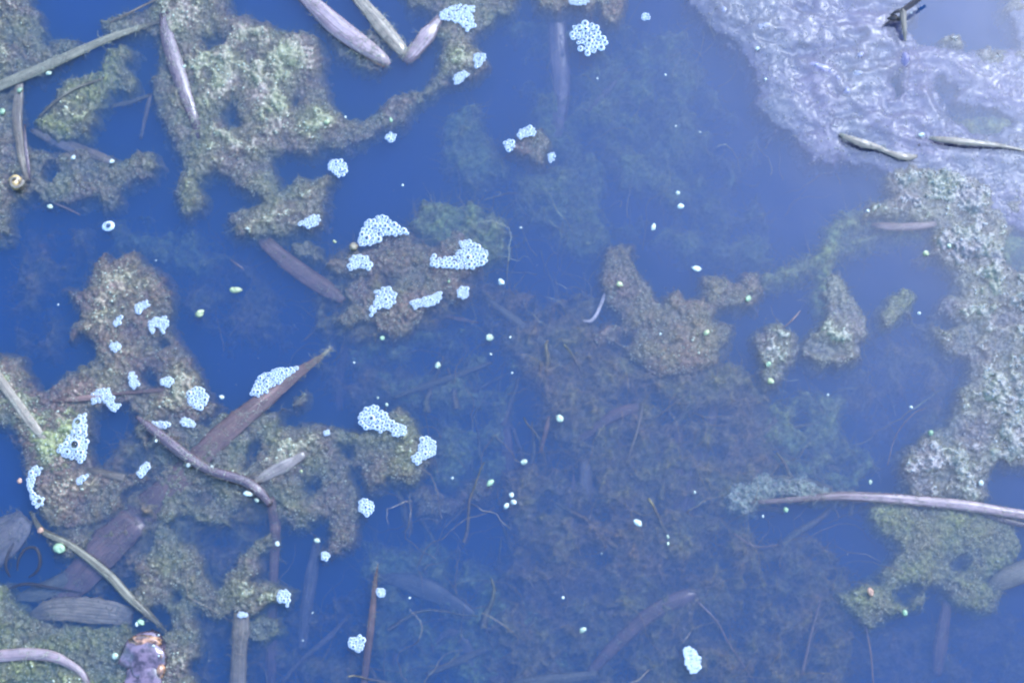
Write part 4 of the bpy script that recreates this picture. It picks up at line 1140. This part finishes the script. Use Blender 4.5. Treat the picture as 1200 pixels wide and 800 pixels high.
def foam(poly, r, label, group='foam patches of tiny bubbles', seed=0, big=(), z=None, name='foam_patch', cat='foam', top=0.0, hole=0.50):
    rs = np.random.RandomState(seed + 500)
    xs = [p[0] for p in poly]
    ys = [p[1] for p in poly]
    n = 7000
    U = rs.uniform(min(xs), max(xs), n)
    W = rs.uniform(min(ys), max(ys), n)
    D = sdist(U, W, poly)
    pts = [(a, b2, c) for a, b2, c in big]
    for a, b2, d in zip(U, W, D):
        if d < r * 0.35:
            continue
        rr = r * rs.choice([0.7, 0.85, 1.0, 1.25], p=[.2, .3, .3, .2]) * rs.uniform(0.95, 1.05)
        if d > r * 2.6 and rs.rand() < 0.3:
            rr *= 1.3 * (0.85 if d < r * 1.3 else 1)
        ok = True
        for (x, y, q) in pts:
            if (x - a) ** 2 + (y - b2) ** 2 < ((rr + q) * 0.78) ** 2:
                ok = False
                break
        if ok:
            pts.append((a, b2, rr))
    prof = [(hole * 0.85, 0.05), (hole, 0.34), (0.66, 0.58), (0.86, 0.52), (1.16, 0.02)]
    SG = 12
    th = np.linspace(0, 2 * math.pi, SG, endpoint=False)
    V, F, FM = [], [], []
    zb = None
    cu, cv = float(np.mean(xs)), float(np.mean(ys))
    for (a, b2, rr) in pts:
        d = inside(a, b2, poly)
        zz = (top_at(a, b2) if z is None else z * 0.001) + 0.0003 + top * 0.001 * min(1, max(0, d) / 12)
        c = P(a, b2, zz)
        R = rr * PX
        e = rs.uniform(0.9, 1.12)
        ph = rs.uniform(0, 3.14)
        b0 = len(V)
        bigger = rr > r * 1.7
        for (pr, pz) in prof:
            if bigger:
                pr = 1 - (1 - pr) * 0.55
            for t in th:
                k = pr * R * (1 + (e - 1) * math.cos(2 * (t - ph)))
                V.append((c.x + k * math.cos(t), c.y + k * math.sin(t), c.z + pz * R * (0.7 if bigger else 1)))
        for i in range(len(prof) - 1):
            for j in range(SG):
                j2 = (j + 1) % SG
                F.append((b0 + i * SG + j, b0 + (i + 1) * SG + j, b0 + (i + 1) * SG + j2, b0 + i * SG + j2))
                FM.append(0)
        # clear cap
        b1 = len(V)
        cp = [(0.72, 0.56), (0.5, 0.78), (0.25, 0.9), (0.02, 0.94)]
        for (pr, pz) in cp:
            for t in th:
                V.append((c.x + pr * R * math.cos(t), c.y + pr * R * math.sin(t), c.z + pz * R))
        for i in range(len(cp) - 1):
            for j in range(SG):
                j2 = (j + 1) % SG
                F.append((b1 + (i + 1) * SG + j, b1 + i * SG + j, b1 + i * SG + j2, b1 + (i + 1) * SG + j2))
                FM.append(1)
    o = mesh_np(name, V, F, None, mats=[M['foam'], M['bubble']], fm=FM)
    localise(o, P(cu, cv, 0))
    tag(o, label, cat, group)
    return o


def ell(u, v, a, b2, ang=0.0, n=14):
    c, s = math.cos(ang), math.sin(ang)
    return [(u + a * math.cos(t) * c - b2 * math.sin(t) * s, v + a * math.cos(t) * s + b2 * math.sin(t) * c) for t in np.linspace(0, 2 * math.pi, n, endpoint=False)]


foam([(671, 30), (685, 26), (700, 30), (710, 42), (711, 55), (705, 58), (698, 62), (690, 65), (680, 60), (674, 52), (669, 42)], 3.3, 'brightest rounded foam patch alone in open water at the top', seed=1)
foam([(419, 290), (421, 272), (430, 258), (444, 252), (458, 256), (468, 267), (480, 270), (478, 275), (462, 276), (450, 275), (442, 284), (432, 289), (425, 288)], 2.8, 'biggest foam dome at the upper left of the brown island', seed=2)
foam([(506, 294), (512, 302), (528, 300), (540, 292), (538, 284), (548, 281), (562, 286), (573, 297), (571, 306), (560, 314), (548, 316), (530, 313), (515, 314), (505, 310)], 2.7, 'widest foam patch shaped like a fish at the right of the brown island', seed=3)
foam([(407, 312), (410, 303), (420, 298), (430, 301), (437, 310), (434, 318), (428, 315), (420, 313), (412, 318)], 2.4, 'crescent foam patch on the left rim of the brown island', seed=4)
foam([(438, 342), (448, 337), (458, 337), (464, 345), (463, 355), (455, 361), (445, 361), (438, 368), (433, 372), (434, 360), (440, 352)], 2.4, 'round foam patch at the lower left of the brown island', seed=5)
foam([(481, 354), (490, 350), (505, 346), (518, 341), (518, 350), (508, 358), (495, 360), (486, 362)], 2.2, 'long narrow foam patch on the lower rim of the brown island', seed=6)
foam(ell(543, 343, 7, 7), 2.0, 'small foam patch at the lower right tip of the brown island', seed=7)
foam([(383, 196), (386, 188), (396, 186), (405, 190), (408, 198), (405, 206), (395, 207), (390, 202)], 2.3, 'foam patch in open water below the largest mat', seed=8)
foam([(348, 262), (356, 258), (366, 252), (374, 251), (375, 258), (370, 266), (360, 267)], 2.1, 'foam patch on the lower edge of the lobe near the largest mat', seed=9)
foam(ell(458, 161, 6.5, 5.5, -.4), 2.0, 'small foam fleck below the algae arm', seed=10)
foam([(556, 64), (566, 61), (570, 67), (565, 76), (558, 80), (555, 72)], 2.0, 'upper foam fleck at the right tip of the algae arm', seed=11)
foam([(530, 92), (536, 86), (545, 82), (550, 88), (540, 97), (533, 99)], 2.0, 'lower foam fleck at the right tip of the algae arm', seed=12)
foam([(513, 16), (525, 8), (540, 5), (556, 8), (554, 18), (557, 30), (548, 38), (540, 30), (528, 24), (518, 24)], 2.0, 'loose foam scatter beside the pale broken reed', seed=13, hole=0.36)
foam(ell(757, 20, 5, 5), 1.8, 'tiny foam button high in the open water', seed=14)
foam([(605, 158), (610, 151), (620, 148), (628, 152), (626, 159), (616, 160), (610, 165)], 2.0, 'foam arc on top of the small brown scrap', seed=15)
foam(ell(597, 170, 6, 7), 2.1, 'foam fleck at the left of the small brown scrap', seed=16)
foam(ell(646, 184, 4, 6.5), 1.9, 'foam fleck at the lower right of the small brown scrap', seed=17)
foam([(293, 462), (298, 448), (308, 438), (322, 432), (340, 430), (352, 430), (335, 444), (318, 455), (302, 466)], 2.3, 'triangular foam patch along the upper edge of the pointed leaf', seed=18)
foam([(419, 497), (421, 485), (430, 476), (440, 474), (446, 481), (456, 486), (461, 495), (456, 503), (446, 507), (436, 503), (428, 502)], 2.7, 'heart shaped foam patch on the upper rim of the holed mat', seed=19)
foam(ell(467, 504, 9, 7.5), 2.1, 'small round foam patch touching the heart shaped one', seed=20)
foam([(482, 535), (490, 530), (492, 515), (500, 511), (509, 516), (512, 526), (508, 535), (497, 538), (490, 545), (485, 542)], 2.4, 'foam patch on the right rim of the holed mat', seed=21)
foam(ell(429, 594, 9, 10), 2.4, 'round foam button at the right foot of the holed mat', seed=22)
foam(ell(381, 651, 5.5, 4.5), 1.8, 'tiny foam fleck under the lower end of the holed mat', seed=23)
foam(ell(383, 507, 4, 3.5), 1.8, 'tiny foam fleck on the upper rim of the holed mat', seed=24)
foam([(65, 528), (74, 518), (84, 505), (86, 492), (95, 486), (102, 484), (101, 500), (102, 520), (100, 536), (96, 544), (88, 537), (76, 536)], 2.5, 'triangular foam patch with two large bubbles beside the dark water hole', seed=25, big=[(87.5, 521, 6.2), (91, 494, 4.8), (79, 529, 3.6), (95, 530, 3.2)], top=1.5)
foam([(107, 462), (115, 456), (127, 455), (133, 464), (134, 472), (142, 474), (140, 480), (132, 483), (127, 476), (120, 470), (108, 474)], 2.2, 'foam patch where the thin level twig crosses the mat', seed=26)
foam([(150, 440), (154, 434), (160, 440), (163, 450), (157, 456), (151, 450)], 2.1, 'foam fleck left of the notch above the level twig', seed=27)
foam(ell(196, 447, 8, 6), 2.1, 'foam fleck just above the right end of the level twig', seed=28)
foam([(219, 468), (221, 457), (230, 453), (240, 457), (245, 465), (243, 475), (235, 480), (225, 478)], 2.6, 'round foam button with an orange centre', seed=29)
foam([(174, 376), (183, 372), (194, 371), (198, 378), (194, 388), (190, 391), (187, 384), (181, 384), (180, 392), (175, 388)], 2.1, 'horseshoe foam patch on the right rim of the tall brown mat', seed=30)
foam([(157, 362), (163, 354), (172, 352), (176, 358), (168, 364), (161, 368)], 1.8, 'faint foam patch above the horseshoe one', seed=31)
foam([(131, 380), (137, 372), (143, 370), (141, 378), (136, 384)], 1.8, 'narrow foam fleck on the left of the tall brown mat', seed=32)
foam(ell(135, 406, 6.5, 5.5), 1.8, 'foam fleck in the middle of the tall brown mat', seed=33)
foam([(172, 497), (180, 494), (195, 494), (199, 498), (190, 502), (178, 503)], 2.0, 'foam strip at the head of the glossy purple reed', seed=34)
foam([(208, 494), (216, 489), (226, 492), (230, 499), (222, 501)], 1.9, 'faint foam strip right of the reed head', seed=35)
foam([(160, 556), (166, 545), (172, 540), (176, 545), (171, 554), (163, 560)], 2.1, 'slanting foam fleck below the dark water hole', seed=36)
foam([(33, 552), (42, 546), (52, 548), (46, 555), (40, 562), (38, 574), (42, 580), (52, 584), (50, 592), (42, 597), (38, 588), (33, 575), (31, 562)], 2.3, 'curved foam chain down the left rim of the brown mat', seed=37, big=[(46, 587, 4.0)])
foam([(88, 563), (95, 557), (104, 556), (100, 562), (92, 568)], 1.9, 'faint foam fleck above the brown lower mat', seed=38)
foam([(324, 703), (327, 693), (335, 689), (340, 697), (339, 706), (336, 712), (334, 704), (328, 706)], 2.2, 'foam patch at the right end of the hook shaped strip', seed=39)
foam(ell(446, 694, 5.5, 5), 1.9, 'small foam button touching the needle tipped blade', seed=40)
foam([(407, 756), (411, 748), (420, 744), (427, 748), (427, 758), (420, 764), (412, 760)], 2.3, 'foam patch left of the needle tipped blade near the bottom', seed=41)
foam([(801, 760), (807, 757), (816, 762), (821, 772), (820, 785), (810, 790), (803, 778)], 1.8, 'whitish foam tuft at the bottom edge right of the thick twig', seed=42, hole=0.25)
foam(ell(284, 720, 6, 3.5), 1.8, 'foam fringe on the cut end of the square tan reed', seed=43)
foam(ell(678, 2, 12, 5), 1.8, 'foam fringe cut by the top edge above the brightest patch', seed=44)

# lone ringed bubble
foam(ell(127, 265, 6, 6), 4.8, 'single ring shaped bubble alone in the dark water at left', seed=45, name='large_bubble', cat='bubble', group=None, big=[(127, 265, 6.0)])

# white dots that float alone
DOTS = [(472, 217), (424, 263), (405, 137), (645, 205), (610, 267), (745, 420), (600, 437), (570, 372), (705, 648), (718, 500), (700, 92), (635, 105), (820, 155), (868, 235), (792, 148), (873, 262), (183, 305), (52, 322), (68, 357), (213, 287), (290, 268), (46, 342), (366, 718), (372, 765), (355, 750), (556, 600), (530, 560), (605, 660), (660, 700), (765, 620), (970, 463), (1028, 466), (1068, 477), (932, 220), (780, 88), (842, 74), (1068, 15), (395, 718), (575, 415), (505, 493), (415, 425), (700, 715), (598, 395), (338, 468), (480, 700)]
for i, (u, v) in enumerate(DOTS[::2]):
    lump('white_speck', u, v, 0.7 + 0.8 * hash2(np.array([u]), np.array([v]), 3)[0], 'seed_white', 'tiny white speck floating alone on the open blue water', 'speck', group='white specks on the open water', seed=i)
